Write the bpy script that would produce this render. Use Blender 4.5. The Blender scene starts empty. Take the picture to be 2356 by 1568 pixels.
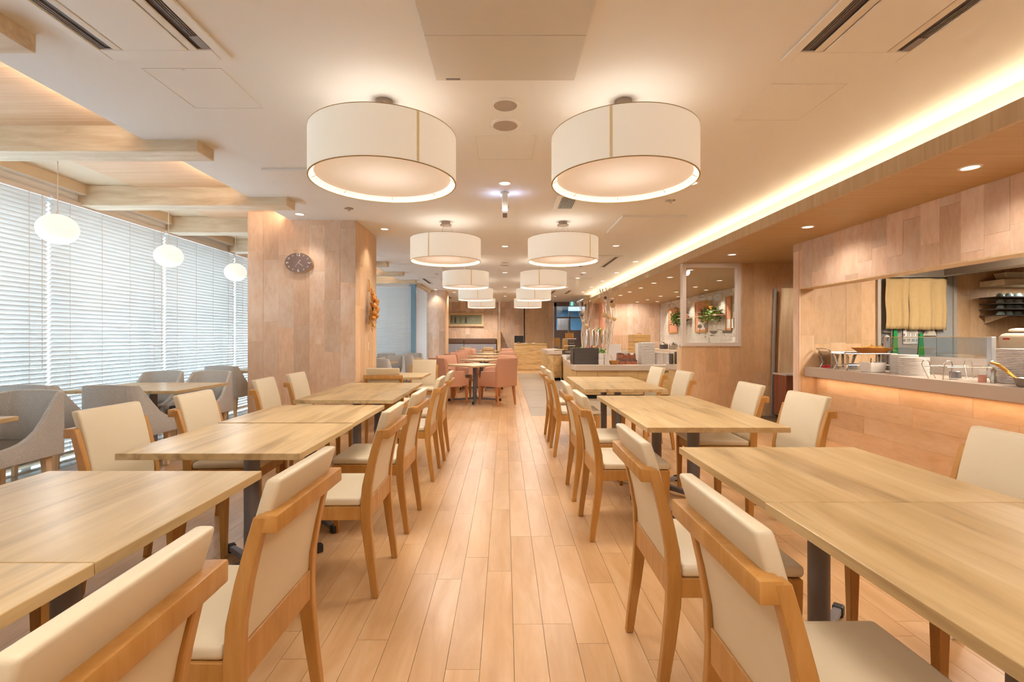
import bpy, bmesh, math, random
from mathutils import Vector, Matrix
random.seed(7)
R = math.radians
PI = math.pi
sc = bpy.context.scene
C = sc.collection

# ------------------------------------------------------------------ camera, world, exposure
H = 1.22                                   # eye height of the camera above the floor
cam_d = bpy.data.cameras.new('camera'); cam = bpy.data.objects.new('camera', cam_d); C.objects.link(cam)
cam_d.sensor_width = 36.0; cam_d.lens = 1104.0 / 2356.0 * 36.0
cam_d.shift_x = (1178 - 1161.7) / 2356.0; cam_d.shift_y = -(784 - 776) / 2356.0
cam_d.clip_start = 0.05; cam_d.clip_end = 200
cam.location = (0, 0, H); cam.rotation_euler = (R(90), 0, 0)
sc.camera = cam
sc.view_settings.view_transform = 'Standard'; sc.view_settings.look = 'None'
sc.view_settings.gamma = 1.0; sc.view_settings.use_curve_mapping = False
sc.view_settings.exposure = 0.10
w = bpy.data.worlds.new('world'); sc.world = w; w.use_nodes = True
bgn = w.node_tree.nodes['Background']
bgn.inputs['Color'].default_value = (0.70, 0.87, 1.0, 1); bgn.inputs['Strength'].default_value = 9.0
sc.cycles.max_bounces = 6; sc.cycles.diffuse_bounces = 4; sc.cycles.glossy_bounces = 2
sc.cycles.transmission_bounces = 3; sc.cycles.transparent_max_bounces = 6
sc.cycles.use_adaptive_sampling = True; sc.cycles.adaptive_threshold = 0.15; sc.cycles.adaptive_min_samples = 8
sc.cycles.caustics_reflective = False; sc.cycles.caustics_refractive = False
sc.cycles.sample_clamp_indirect = 4.0

WARM = (1.0, 0.91, 0.79); LAMP = (1.0, 0.93, 0.85); AMBER = (1.0, 0.60, 0.28)
def light(kind, name, loc, energy, color, rot=(0, 0, 0), size=0.1, size_y=None, spot=None, blend=0.6, parent=None):
    d = bpy.data.lights.new(name, kind); d.energy = energy; d.color = color
    if kind == 'AREA':
        d.shape = 'RECTANGLE' if size_y else 'DISK'; d.size = size
        if size_y: d.size_y = size_y
    else:
        d.shadow_soft_size = size
    if kind == 'SPOT': d.spot_size = R(spot); d.spot_blend = blend
    o = bpy.data.objects.new(name, d); C.objects.link(o); o.location = loc; o.rotation_euler = rot
    if parent: o.parent = parent
    return o
# long hidden strips of the place: the cove above the buffet side, the raised bays by the window, the counter front
COVE_X = 2.90
light('AREA', 'cove_strip_light', (COVE_X, 6.8, 2.512), 38, (1.0, 0.83, 0.56), (R(180), 0, 0), 0.05, 19.6)
light('AREA', 'counter_strip_light', (3.80, 2.6, 0.735), 9, (1.0, 0.68, 0.42), (0, R(10), 0), 0.03, 6.6)

def X_(px, Y): return (px - 1161.7) * Y / 1104.0          # survey helpers: photo measurement -> metres at a known depth
def Z_(py, Y): return H - (py - 776.0) * Y / 1104.0

# ------------------------------------------------------------------ materials
def lin(h):
    h = h.lstrip('#'); o = []
    for i in (0, 2, 4):
        c = int(h[i:i + 2], 16) / 255.0
        o.append(c / 12.92 if c <= 0.04045 else ((c + 0.055) / 1.055) ** 2.4)
    return (o[0], o[1], o[2], 1)
M = {}
def new_mat(name):
    m = bpy.data.materials.new(name); m.use_nodes = True; M[name] = m
    nt = m.node_tree; return m, nt, nt.nodes['Principled BSDF']
def mat(name, col, rough=0.5, metal=0.0, emit=None, es=0.0, spec=0.5, noise=None, bump=0.0, nscale=40, trans=0.0, coat=0.0):
    m, nt, b = new_mat(name)
    c = lin(col) if isinstance(col, str) else col
    b.inputs['Base Color'].default_value = c; b.inputs['Roughness'].default_value = rough
    b.inputs['Metallic'].default_value = metal; b.inputs['Specular IOR Level'].default_value = spec
    b.inputs['Coat Weight'].default_value = coat
    if trans: b.inputs['Transmission Weight'].default_value = trans
    if emit:
        b.inputs['Emission Color'].default_value = lin(emit) if isinstance(emit, str) else emit
        b.inputs['Emission Strength'].default_value = es
    if noise or bump:
        tc = nt.nodes.new('ShaderNodeTexCoord'); n = nt.nodes.new('ShaderNodeTexNoise')
        n.inputs['Scale'].default_value = nscale; n.inputs['Detail'].default_value = 3
        nt.links.new(tc.outputs['Object'], n.inputs['Vector'])
        if noise:
            r = nt.nodes.new('ShaderNodeMixRGB'); r.inputs[1].default_value = c; r.inputs[2].default_value = lin(noise)
            nt.links.new(n.outputs['Fac'], r.inputs[0]); nt.links.new(r.outputs[0], b.inputs['Base Color'])
        if bump:
            bp = nt.nodes.new('ShaderNodeBump'); bp.inputs['Strength'].default_value = bump; bp.inputs['Distance'].default_value = 0.002
            nt.links.new(n.outputs['Fac'], bp.inputs['Height']); nt.links.new(bp.outputs['Normal'], b.inputs['Normal'])
    return m
def ramp(nt, fac, stops):
    r = nt.nodes.new('ShaderNodeValToRGB'); e = r.color_ramp.elements
    while len(e) < len(stops): e.new(0.5)
    for i, (p, c) in enumerate(stops): e[i].position = p; e[i].color = c if not isinstance(c, str) else lin(c)
    nt.links.new(fac, r.inputs[0]); return r.outputs[0]
def mix(nt, kind, fac, a, b):
    n = nt.nodes.new('ShaderNodeMixRGB'); n.blend_type = kind
    for s, v in ((0, fac), (1, a), (2, b)):
        if hasattr(v, 'links') or isinstance(v, bpy.types.NodeSocket): nt.links.new(v, n.inputs[s])
        elif isinstance(v, (int, float)): n.inputs[s].default_value = v
        else: n.inputs[s].default_value = lin(v) if isinstance(v, str) else v
    return n.outputs[0]
def wood(name, dark, mid, pale, stretch=(14, 14, 1.2), rough=0.4, tone=0.12, wash=None, wash_amt=0.5, island=False, streak=None, spec=0.5, coat=0.0, samt=0.8):
    """procedural timber; grain runs along the local axis with the small stretch value, every piece gets its own cut and tone"""
    m, nt, b = new_mat(name)
    tc = nt.nodes.new('ShaderNodeTexCoord')
    if island:
        rnd = nt.nodes.new('ShaderNodeNewGeometry').outputs['Random Per Island']
    else:
        rnd = nt.nodes.new('ShaderNodeObjectInfo').outputs['Random']
    off = nt.nodes.new('ShaderNodeVectorMath'); off.operation = 'SCALE'; off.inputs[0].default_value = (37.0, 91.0, 53.0)
    nt.links.new(rnd, off.inputs['Scale'])
    add = nt.nodes.new('ShaderNodeVectorMath'); add.operation = 'ADD'
    nt.links.new(tc.outputs['Object'], add.inputs[0]); nt.links.new(off.outputs[0], add.inputs[1])
    mp = nt.nodes.new('ShaderNodeMapping'); mp.inputs['Scale'].default_value = stretch
    nt.links.new(add.outputs[0], mp.inputs['Vector'])
    n1 = nt.nodes.new('ShaderNodeTexNoise'); n1.inputs['Scale'].default_value = 1.0; n1.inputs['Detail'].default_value = 6; n1.inputs['Roughness'].default_value = 0.62; n1.inputs['Distortion'].default_value = 0.6
    nt.links.new(mp.outputs[0], n1.inputs['Vector'])
    col = ramp(nt, n1.outputs['Fac'], [(0.28, dark), (0.5, mid), (0.72, pale)])
    if streak:
        mp2 = nt.nodes.new('ShaderNodeMapping'); mp2.inputs['Scale'].default_value = tuple(v * 0.8 for v in stretch)
        nt.links.new(add.outputs[0], mp2.inputs['Vector'])
        n3 = nt.nodes.new('ShaderNodeTexNoise'); n3.inputs['Scale'].default_value = 1.0; n3.inputs['Detail'].default_value = 5; n3.inputs['Distortion'].default_value = 0.9
        nt.links.new(mp2.outputs[0], n3.inputs['Vector'])
        f = ramp(nt, n3.outputs['Fac'], [(0.50, (0, 0, 0, 1)), (0.72, (samt, samt, samt, 1))])
        col = mix(nt, 'MIX', f, col, streak)
    if wash:
        mp3 = nt.nodes.new('ShaderNodeMapping'); mp3.inputs['Scale'].default_value = (4.5, 4.5, 2.4)
        nt.links.new(add.outputs[0], mp3.inputs['Vector'])
        n2 = nt.nodes.new('ShaderNodeTexNoise'); n2.inputs['Scale'].default_value = 1.0; n2.inputs['Detail'].default_value = 8; n2.inputs['Roughness'].default_value = 0.74
        nt.links.new(mp3.outputs[0], n2.inputs['Vector'])
        f = ramp(nt, n2.outputs['Fac'], [(0.36, (0, 0, 0, 1)), (0.72, (wash_amt, wash_amt, wash_amt, 1))])
        mu = nt.nodes.new('ShaderNodeMath'); mu.operation = 'MULTIPLY'; mu.inputs[1].default_value = 7.31; nt.links.new(rnd, mu.inputs[0])
        frc = nt.nodes.new('ShaderNodeMath'); frc.operation = 'FRACT'; nt.links.new(mu.outputs[0], frc.inputs[0])
        amt = nt.nodes.new('ShaderNodeMapRange'); amt.inputs['To Min'].default_value = 0.10; amt.inputs['To Max'].default_value = 1.0
        nt.links.new(frc.outputs[0], amt.inputs['Value'])
        f2 = nt.nodes.new('ShaderNodeMath'); f2.operation = 'MULTIPLY'; nt.links.new(f, f2.inputs[0]); nt.links.new(amt.outputs[0], f2.inputs[1])
        col = mix(nt, 'MIX', f2.outputs[0], col, wash)
        vo = nt.nodes.new('ShaderNodeTexVoronoi'); vo.inputs['Scale'].default_value = 1.7; nt.links.new(add.outputs[0], vo.inputs['Vector'])
        kf = ramp(nt, vo.outputs['Distance'], [(0.0, (0.55, 0.55, 0.55, 1)), (0.045, (0, 0, 0, 1))])
        col = mix(nt, 'MIX', kf, col, '#8a6a50')
    hsv = nt.nodes.new('ShaderNodeHueSaturation')
    mr = nt.nodes.new('ShaderNodeMapRange'); mr.inputs['To Min'].default_value = 1 - tone; mr.inputs['To Max'].default_value = 1 + tone
    nt.links.new(rnd, mr.inputs['Value']); nt.links.new(mr.outputs[0], hsv.inputs['Value']); nt.links.new(col, hsv.inputs['Color'])
    nt.links.new(hsv.outputs[0], b.inputs['Base Color'])
    b.inputs['Roughness'].default_value = rough; b.inputs['Specular IOR Level'].default_value = spec; b.inputs['Coat Weight'].default_value = coat
    b.inputs['Coat Roughness'].default_value = 0.12
    return m
FLOOR = dict(dark='#bd9160', mid='#caa071', pale='#d6b187', rough=0.30, tone=0.055, stretch=(9, 1.5, 9))
wood('floor_maple', **FLOOR); wood('floor_maple_far', island=True, **FLOOR)
wood('panel_timber', '#cda888', '#d8b598', '#e0c1a6', stretch=(20, 20, 6), rough=0.55, tone=0.13, wash='#eddfd3', wash_amt=0.9)
wood('panel_warm', '#c89f73', '#d3ab80', '#dab48b', stretch=(20, 20, 6), rough=0.5, tone=0.11, wash='#e4ceb4', wash_amt=0.5)
wood('table_oak', '#bea06e', '#cdb080', '#d9c093', stretch=(13, 1.3, 13), rough=0.32, tone=0.04, streak='#93774f')
wood('chair_beech', '#ae7938', '#bc8745', '#c89657', stretch=(20, 20, 3), rough=0.38, tone=0.05)
wood('beam_pine', '#cbb595', '#dac7aa', '#e6d7be', stretch=(2.2, 16, 16), rough=0.6, tone=0.05, streak='#b8946a', samt=0.35)
wood('ceiling_veneer', '#cda67e', '#d9b590', '#e2c3a2', stretch=(1.0, 34, 34), rough=0.6, tone=0.0)
wood('soffit_veneer', '#b08f64', '#ba996c', '#c4a478', stretch=(1.5, 40, 40), rough=0.5, tone=0.0)
wood('fascia_veneer', '#b29674', '#bfa480', '#cbb190', stretch=(30, 22, 1.0), rough=0.5, tone=0.0)
wood('buffet_oak', '#b8955f', '#cfab74', '#ddbf8c', stretch=(2.0, 12, 12), rough=0.5, tone=0.07, streak='#8d6e42', samt=0.6)
wood('armchair_leg_wood', '#a8663a', '#b87340', '#c4814c', stretch=(20, 20, 3), rough=0.4, tone=0.05)
wood('light_ash', '#cfae84', '#dcbf98', '#e6cda9', stretch=(16, 16, 2), rough=0.5, tone=0.05)
wood('red_walnut', '#7d4a36', '#935b44', '#a26a50', stretch=(24, 24, 2), rough=0.4, tone=0.05)
wood('wall_timber_far', '#ba9372', '#caa685', '#d6b698', stretch=(14, 14, 1.6), rough=0.6, tone=0.05, wash='#d6bca8', wash_amt=0.6)
mat('ceiling_white', '#e9e7e5', 0.85, noise='#e3e0dd', nscale=300, bump=0.06)
mat('white_paint', '#e6e1da', 0.6)
mat('panel_shaded', '#cfc8bf', 0.6)  # darker than the ceiling: lack of lamp glow is put into the colour
mat('panel_white', '#e6e3df', 0.55)
mat('beige_paint', '#dcc8ac', 0.7)
mat('cream_leather', '#dccdb0', 0.42, noise='#d7c7a8', nscale=8, bump=0.03)
mat('steel_dark', '#7c7a80', 0.45, 0.45)
mat('black_rubber', '#2c2b2c', 0.6)
mat('grey_fabric', '#a09d9a', 0.95, noise='#d6d4d1', nscale=130, bump=0.5)
mat('grey_seat', '#6f655e', 0.9)
mat('coral_fabric', '#c18a6e', 0.95, noise='#ce9c80', nscale=120, bump=0.3)
mat('taupe_fabric', '#a79a8b', 0.9)
mat('shade_seam', '#d8c69c', 0.8, emit=(1.0, 0.78, 0.45, 1), es=0.16)
mat('shade_rim', '#b89f70', 0.6)
mat('brushed_nickel', '#9c8b7c', 0.4, 0.6)
mat('cord_white', '#e4ddd2', 0.6)
mat('frame_white', '#ded2c8', 0.5)
mat('aluminium', '#b9bcc0', 0.35, 0.7)
mat('stainless', '#b8b2a8', 0.25, 0.95)
mat('polished_steel', '#d9d5d0', 0.12, 1.0)
mat('stainless_dull', '#a89c90', 0.38, 0.75)
mat('brass', '#b98a3c', 0.25, 0.9)
mat('stone_counter', '#bfae9f', 0.4, noise='#b0a092', nscale=260)
mat('buffet_stone', '#cdbcaa', 0.4, noise='#c4b2a0', nscale=200)
mat('tile_floor', '#9a8872', 0.45, noise='#a8957e', nscale=7)
mat('gloss_strip', '#a79b86', 0.12, noise='#968a76', nscale=5)
mat('slab_dark', '#6b5740', 0.8)
mat('black_void', '#1d1b1a', 0.6)
mat('grille_dark', '#4b4347', 0.5)
mat('grille_mid', '#857c79', 0.5)
mat('vane_cream', '#ded6ca', 0.5)
mat('speaker_mesh', '#b8aa9e', 0.8, noise='#a89a8e', nscale=600)
mat('downlight_on', '#ffffff', 0.5, emit=(1, 0.93, 0.82, 1), es=2.2)
mat('downlight_trim', '#e8e2d8', 0.5)
mat('globe_on', '#9a9690', 0.4, emit=(1, 0.91, 0.82, 1), es=0.85)
mat('sign_green', '#1f9e93', 0.4, emit='#23b3a8', es=0.55)
mat('sign_white', '#ffffff', 0.4, emit='#f4fffc', es=0.75)
mat('sign_side', '#dfe8f5', 0.4, emit=(0.70, 0.82, 1.0, 1), es=0.7)
mat('porcelain', '#d9d2cb', 0.3)
mat('plate_mauve', '#dcd3cd', 0.35)
mat('noren_cloth', '#c6a878', 0.9, noise='#bd9f6d', nscale=30)
mat('tray_black', '#4e4642', 0.5, noise='#5c534e', nscale=60)
mat('terracotta', '#9a5b3c', 0.6)
mat('bamboo', '#caa468', 0.6, noise='#b98f54', nscale=20)
mat('bread', '#b98545', 0.8, noise='#a36f34', nscale=40)
mat('leaf_green', '#5f8a33', 0.6, noise='#8fae4e', nscale=12)
mat('leaf_lettuce', '#93bd4a', 0.6, noise='#b8d878', nscale=18)
mat('leaf_dark', '#3f6330', 0.6, noise='#6d8c3a', nscale=10)
mat('flower_yellow', '#e2b437', 0.6)
mat('flower_orange', '#d8862f', 0.6)
mat('branch_white', '#e0d0c0', 0.8, noise='#cdb8a4', nscale=30)
mat('wicker', '#d3b486', 0.8, noise='#b9955f', nscale=60, bump=0.6)
mat('wicker_dark', '#5a463a', 0.8)
mat('onion', '#c98a3a', 0.4, noise='#b8752c', nscale=20)
mat('garlic', '#d2b588', 0.6, noise='#c09a62', nscale=20)
mat('raffia', '#c99c58', 0.8)
mat('chili', '#8e2a1e', 0.35)
mat('poster_coral', '#d99a7c', 0.6)
mat('brown_leather', '#644a3c', 0.5)
mat('bench_fabric', '#a6a3a3', 0.9, noise='#9793a0', nscale=90)
mat('art_green', '#8f937c', 0.6)
mat('art_dark', '#55584c', 0.7)
mat('art_mid', '#757a66', 0.7)
mat('paper', '#e3ded6', 0.7)
mat('door_brown', '#7d675c', 0.5)
mat('blue_wall', '#7fa6bd', 0.6)
mat('decal_grey', '#8a857a', 0.6)
mat('fuel_grey', '#8f9094', 0.4, 0.5)
mat('orange_dish', '#c47a2c', 0.3)
mat('fries', '#d9a850', 0.6)
mat('red_cap', '#b8202c', 0.4)
mat('green_vinyl', '#1f9440', 0.5)
mat('print_dark', '#2e2d33', 0.7)
mat('print_red', '#b23a2e', 0.7)
mat('machine_cream', '#cdbfa8', 0.35)
mat('cup_blue', '#b4cfd2', 0.2)
mat('cup_bright', '#2f9fc4', 0.2)
mat('frame_steel', '#b9afa3', 0.5, 0.2)
mat('hood_steel', '#85796c', 0.45, 0.5)
mat('shelf_dark', '#4d4440', 0.5)
mat('plastic_bag', '#c3b9aa', 0.35)
mat('pink_salt', '#c98c78', 0.5)
mat('tomato', '#cf5a35', 0.35)
mat('clock_face', '#6d5c58', 0.12, noise='#8a7672', nscale=4)
mat('clock_rim', '#d3b48c', 0.3)
mat('clock_mark', '#efe9e2', 0.5)
mat('ground_pale', '#c9ccd0', 0.9)
mat('kitchen_grey', '#9d9c9a', 0.5)
mat('joint', '#b08660', 0.8)
mat('led_strip', '#ffffff', 0.5, emit=(1.0, 0.8, 0.5, 1), es=1.0)

def brick_mat():
    m, nt, b = new_mat('brick_white')
    b.inputs['Base Color'].default_value = lin('#d8d2c8'); b.inputs['Roughness'].default_value = 0.35
brick_mat()
def slat_mat():
    m = bpy.data.materials.new('slat_white'); m.use_nodes = True; M['slat_white'] = m
    nt = m.node_tree; nt.nodes.clear()
    out = nt.nodes.new('ShaderNodeOutputMaterial'); d = nt.nodes.new('ShaderNodeBsdfDiffuse'); t = nt.nodes.new('ShaderNodeBsdfTranslucent')
    mx = nt.nodes.new('ShaderNodeMixShader')
    d.inputs['Color'].default_value = lin('#e4e1dd'); t.inputs['Color'].default_value = lin('#e9eef0')
    mx.inputs[0].default_value = 0.32
    nt.links.new(d.outputs[0], mx.inputs[1]); nt.links.new(t.outputs[0], mx.inputs[2]); nt.links.new(mx.outputs[0], out.inputs[0])
slat_mat()
def glass_mat(name, tint, gloss=0.10, rough=0.02):
    m = bpy.data.materials.new(name); m.use_nodes = True; M[name] = m
    nt = m.node_tree; nt.nodes.clear()
    out = nt.nodes.new('ShaderNodeOutputMaterial'); t = nt.nodes.new('ShaderNodeBsdfTransparent'); g = nt.nodes.new('ShaderNodeBsdfGlossy')
    mx = nt.nodes.new('ShaderNodeMixShader'); t.inputs[0].default_value = tint; g.inputs['Roughness'].default_value = rough
    mx.inputs[0].default_value = gloss
    nt.links.new(t.outputs[0], mx.inputs[1]); nt.links.new(g.outputs[0], mx.inputs[2]); nt.links.new(mx.outputs[0], out.inputs[0])
glass_mat('clear_glass', (0.96, 0.97, 0.96, 1), 0.06)
glass_mat('guard_glass', (0.80, 0.84, 0.86, 1), 0.12, 0.05)
glass_mat('door_glass', (0.86, 0.92, 0.95, 1), 0.08)
def shade_mat():
    m, nt, b = new_mat('shade_fabric')
    b.inputs['Base Color'].default_value = lin('#efe9dc'); b.inputs['Roughness'].default_value = 0.9
    b.inputs['Emission Color'].default_value = (1.0, 0.90, 0.75, 1); b.inputs['Emission Strength'].default_value = 0.30
    m, nt, b = new_mat('diffuser_on')
    b.inputs['Base Color'].default_value = lin('#e8ded0'); b.inputs['Roughness'].default_value = 0.8
    tc = nt.nodes.new('ShaderNodeTexCoord'); ln = nt.nodes.new('ShaderNodeVectorMath'); ln.operation = 'LENGTH'
    nt.links.new(tc.outputs['Object'], ln.inputs[0])
    mr = nt.nodes.new('ShaderNodeMapRange'); mr.interpolation_type = 'SMOOTHSTEP'
    mr.inputs['From Min'].default_value = 0.0; mr.inputs['From Max'].default_value = 0.40
    mr.inputs['To Min'].default_value = 0.58; mr.inputs['To Max'].default_value = 0.20          # the bulb behind the disc
    nt.links.new(ln.outputs['Value'], mr.inputs['Value']); nt.links.new(mr.outputs[0], b.inputs['Emission Strength'])
    b.inputs['Emission Color'].default_value = (1.0, 0.84, 0.70, 1)
    m, nt, b = new_mat('shade_inner')
    b.inputs['Base Color'].default_value = lin('#f2ece0'); b.inputs['Roughness'].default_value = 0.9
    b.inputs['Emission Color'].default_value = (1.0, 0.86, 0.70, 1); b.inputs['Emission Strength'].default_value = 0.62
shade_mat()

# ------------------------------------------------------------------ mesh helpers
class MB:
    def __init__(s): s.v = []; s.f = []
    def add(s, vs, fs):
        o = len(s.v); s.v += [tuple(p) for p in vs]; s.f += [tuple(i + o for i in f) for f in fs]; return s
    def box(s, a, b):
        x0, y0, z0 = a; x1, y1, z1 = b
        return s.add([(x0, y0, z0), (x1, y0, z0), (x1, y1, z0), (x0, y1, z0), (x0, y0, z1), (x1, y0, z1), (x1, y1, z1), (x0, y1, z1)],
                     [(0, 3, 2, 1), (4, 5, 6, 7), (0, 1, 5, 4), (1, 2, 6, 5), (2, 3, 7, 6), (3, 0, 4, 7)])
    def cbox(s, c, d): return s.box(tuple(c[i] - d[i] / 2 for i in range(3)), tuple(c[i] + d[i] / 2 for i in range(3)))
    def loft(s, rings, cap=True):
        n = len(rings[0]); vs = [p for r in rings for p in r]; fs = []
        for k in range(len(rings) - 1):
            for i in range(n):
                j = (i + 1) % n; fs.append((k * n + i, k * n + j, (k + 1) * n + j, (k + 1) * n + i))
        if cap: fs.append(tuple(reversed(range(n)))); fs.append(tuple((len(rings) - 1) * n + i for i in range(n)))
        return s.add(vs, fs)
    def prism(s, poly, z0, z1): return s.loft([[(x, y, z0) for x, y in poly], [(x, y, z1) for x, y in poly]])
    def lathe(s, prof, n=24, c=(0, 0, 0), sx=1, sy=1, cap=True):
        rings = [[(c[0] + max(r, 1e-4) * math.cos(2 * PI * i / n) * sx, c[1] + max(r, 1e-4) * math.sin(2 * PI * i / n) * sy, c[2] + z) for i in range(n)] for r, z in prof]
        return s.loft(rings, cap)
    def tube(s, pts, r, n=8, cap=True):
        pts = [Vector(p) for p in pts]; rings = []
        rr = r if isinstance(r, (list, tuple)) else [r] * len(pts)
        u = None
        for i, p in enumerate(pts):
            t = (pts[min(i + 1, len(pts) - 1)] - pts[max(i - 1, 0)]).normalized()
            if u is None:
                u = t.cross(Vector((0, 0, 1)));
                if u.length < 1e-3: u = t.cross(Vector((1, 0, 0)))
            u = (u - t * u.dot(t)).normalized(); v = t.cross(u)
            rings.append([tuple(p + rr[i] * (math.cos(2 * PI * k / n) * u + math.sin(2 * PI * k / n) * v)) for k in range(n)])
        return s.loft(rings, cap)
    def ball(s, c, r, n=12, m=8, sz=1.0):
        return s.lathe([(r * math.sin(PI * k / m), -r * sz * math.cos(PI * k / m)) for k in range(m + 1)], n, c)
    def mesh(s, name, bevel=0, seg=2, smooth=False):
        me = bpy.data.meshes.new(name); me.from_pydata(s.v, [], s.f)
        bm = bmesh.new(); bm.from_mesh(me)
        bmesh.ops.recalc_face_normals(bm, faces=bm.faces)
        if bevel:
            es = [e for e in bm.edges if len(e.link_faces) == 2 and e.calc_face_angle(0) > 0.5]
            bmesh.ops.bevel(bm, geom=es, offset=bevel, segments=seg, profile=0.5, affect='EDGES')
        bm.to_mesh(me); bm.free()
        if smooth:
            for p in me.polygons: p.use_smooth = True
            try: me.set_sharp_from_angle(angle=R(smooth if smooth is not True else 40))
            except Exception: pass
        return me
def ob(name, mesh, m, parent=None, loc=(0, 0, 0), rot=(0, 0, 0)):
    if isinstance(mesh, MB): mesh = mesh.mesh(name)
    if not mesh.materials: mesh.materials.append(M[m])
    o = bpy.data.objects.new(name, mesh); C.objects.link(o); o.location = loc; o.rotation_euler = rot
    if parent: o.parent = parent
    return o
def tag(o, label, cat, group=None):
    o['label'] = label; o['category'] = cat
    if group: o['group'] = group
    return o
def thing(name, label, cat, loc=(0, 0, 0), rz=0, group=None):
    o = bpy.data.objects.new(name, None); C.objects.link(o); o.empty_display_size = 0.05
    o.location = loc; o.rotation_euler = (0, 0, rz)
    return tag(o, label, cat, group)
def struct(o): o['kind'] = 'structure'; return o
def dup(root, loc, rz, label, group=None):
    r = root.copy(); C.objects.link(r); r.location = loc; r.rotation_euler = (0, 0, rz); r['label'] = label
    if group: r['group'] = group
    for ch in list(root.children):
        if ch.type == 'LIGHT': continue
        c = ch.copy(); C.objects.link(c); c.parent = r
        for g in list(ch.children):
            d = g.copy(); C.objects.link(d); d.parent = c
    return r
def text_mesh(s, size, depth=0.0008):
    cu = bpy.data.curves.new('lettering', 'FONT'); cu.body = s; cu.size = size; cu.align_x = 'CENTER'; cu.align_y = 'CENTER'; cu.extrude = depth
    o = bpy.data.objects.new('lettering', cu); C.objects.link(o)
    dg = bpy.context.evaluated_depsgraph_get(); me = bpy.data.meshes.new_from_object(o.evaluated_get(dg))
    bpy.data.objects.remove(o); me.materials.clear(); return me

# ------------------------------------------------------------------ setting: floors
FLOOR_Z = 0.0
slab = MB().box((-4.75, -2.5, -0.10), (8.6, 26, -0.013))
floor = struct(ob('floor', slab, 'slab_dark'))
PW, PL, GAP = 0.1265, 0.90, 0.0016
full_plank = MB().box((-PW / 2 + GAP / 2, -PL / 2 + GAP / 2, -0.012), (PW / 2 - GAP / 2, PL / 2 - GAP / 2, 0)).mesh('plank')
cand = []
nrow = int((3.9 + 4.14) / PW) + 1
for i in range(nrow):
    x = -4.14 + PW * (i + 0.5)
    if x + PW / 2 > 3.88: break
    spans = [(-2.4, 20.0)] if x + PW / 2 < 0.42 else [(-2.4, 7.48), (16.4, 20.0)]
    if x < -2.4: spans = [(-2.4, 13.0)]
    for (a, b) in spans:
        y = a - random.random() * PL
        while y < b:
            y0, y1 = max(y, a), min(y + PL, b)
            if y1 - y0 > 0.03: cand.append((x, y0, y1))
            y += PL
def on_view(x, y): 
    if y < 1.5: return False
    return abs(1104 * x / y) < 1230
vis = sorted([c for c in cand if on_view(c[0], c[2])], key=lambda c: c[1] + abs(c[0]) * 0.5)
near = set(vis[:300])
far_mb = MB()
for c in cand:
    x, y0, y1 = c
    if c in near:
        if abs((y1 - y0) - PL) < 1e-6: ob('plank', full_plank, 'floor_maple', floor, (x, (y0 + y1) / 2, 0))
        else: ob('plank', MB().box((-PW / 2 + GAP / 2, -(y1 - y0) / 2 + GAP / 2, -0.012), (PW / 2 - GAP / 2, (y1 - y0) / 2 - GAP / 2, 0)), 'floor_maple', floor, (x, (y0 + y1) / 2, 0))
    else:
        far_mb.box((x - PW / 2 + GAP / 2, y0 + GAP / 2, -0.012), (x + PW / 2 - GAP / 2, y1 - GAP / 2, 0))
far_mb.box((max(c[0] for c in cand) + PW / 2, -2.4, -0.012), (3.872, 7.48, 0))
fo = ob('planks_beyond', far_mb, 'floor_maple_far', floor); fo['kind'] = 'stuff'
def tiles(x0, x1, y0, y1, sx, sy, m, nm='tile'):
    y = y0
    while y < y1 - 0.05:
        x = x0; yb = min(y + sy, y1)
        while x < x1 - 0.05:
            xb = min(x + sx, x1)
            ob(nm, MB().box((x + 0.002, y + 0.002, -0.012), (xb - 0.002, yb - 0.002, 0.0)), m, floor)
            x += sx
        y += sy
tiles(-4.14 + 36 * PW, 5.36, 7.485, 16.40, 0.9, 0.9, 'tile_floor')
tiles(-4.70, -4.142, -2.4, 13.0, 0.6, 1.2, 'gloss_strip')  # glossy grey-beige strip of floor along the blinds
ground = struct(ob('ground', MB().box((-40, -30, -0.6), (-4.9, 50, -0.5)), 'ground_pale'))

# ------------------------------------------------------------------ setting: ceilings
ce = struct(ob('ceiling', MB().box((-2.706, -2.5, 2.70), (2.98, 20.1, 2.83)), 'ceiling_white'))
rs = struct(ob('ceiling', MB().box((-3.90, -2.5, 2.806), (-2.70, 13.1, 2.90)), 'ceiling_veneer'))
struct(ob('ceiling', MB().box((-4.80, -2.5, 2.825), (-3.90, 13.1, 2.92)), 'beige_paint'))
struct(ob('ceiling', MB().box((-4.80, 13.1, 2.70), (-2.70, 20.1, 2.83)), 'ceiling_white'))
so = struct(ob('ceiling', MB().box((2.80, -2.5, 2.39), (8.6, 16.9, 2.495)), 'soffit_veneer'))
struct(ob('trim_1', MB().box((2.766, -2.5, 2.388), (2.80, 16.9, 2.503)), 'fascia_veneer'))
struct(ob('trim_2', MB().box((2.98, -2.5, 2.495), (3.05, 16.9, 2.83)), 'white_paint'))
struct(ob('trim_3', MB().box((2.766, 16.9, 2.388), (3.05, 16.95, 2.83)), 'fascia_veneer'))
struct(ob('ceiling', MB().box((3.05, 16.9, 2.70), (4.6, 26, 2.83)).box((-0.2, 20.1, 2.70), (3.05, 26, 2.83)), 'ceiling_white'))
ob('led_strip', MB().box((2.885, -2.4, 2.497), (2.915, 16.8, 2.503)), 'led_strip', so)

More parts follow.
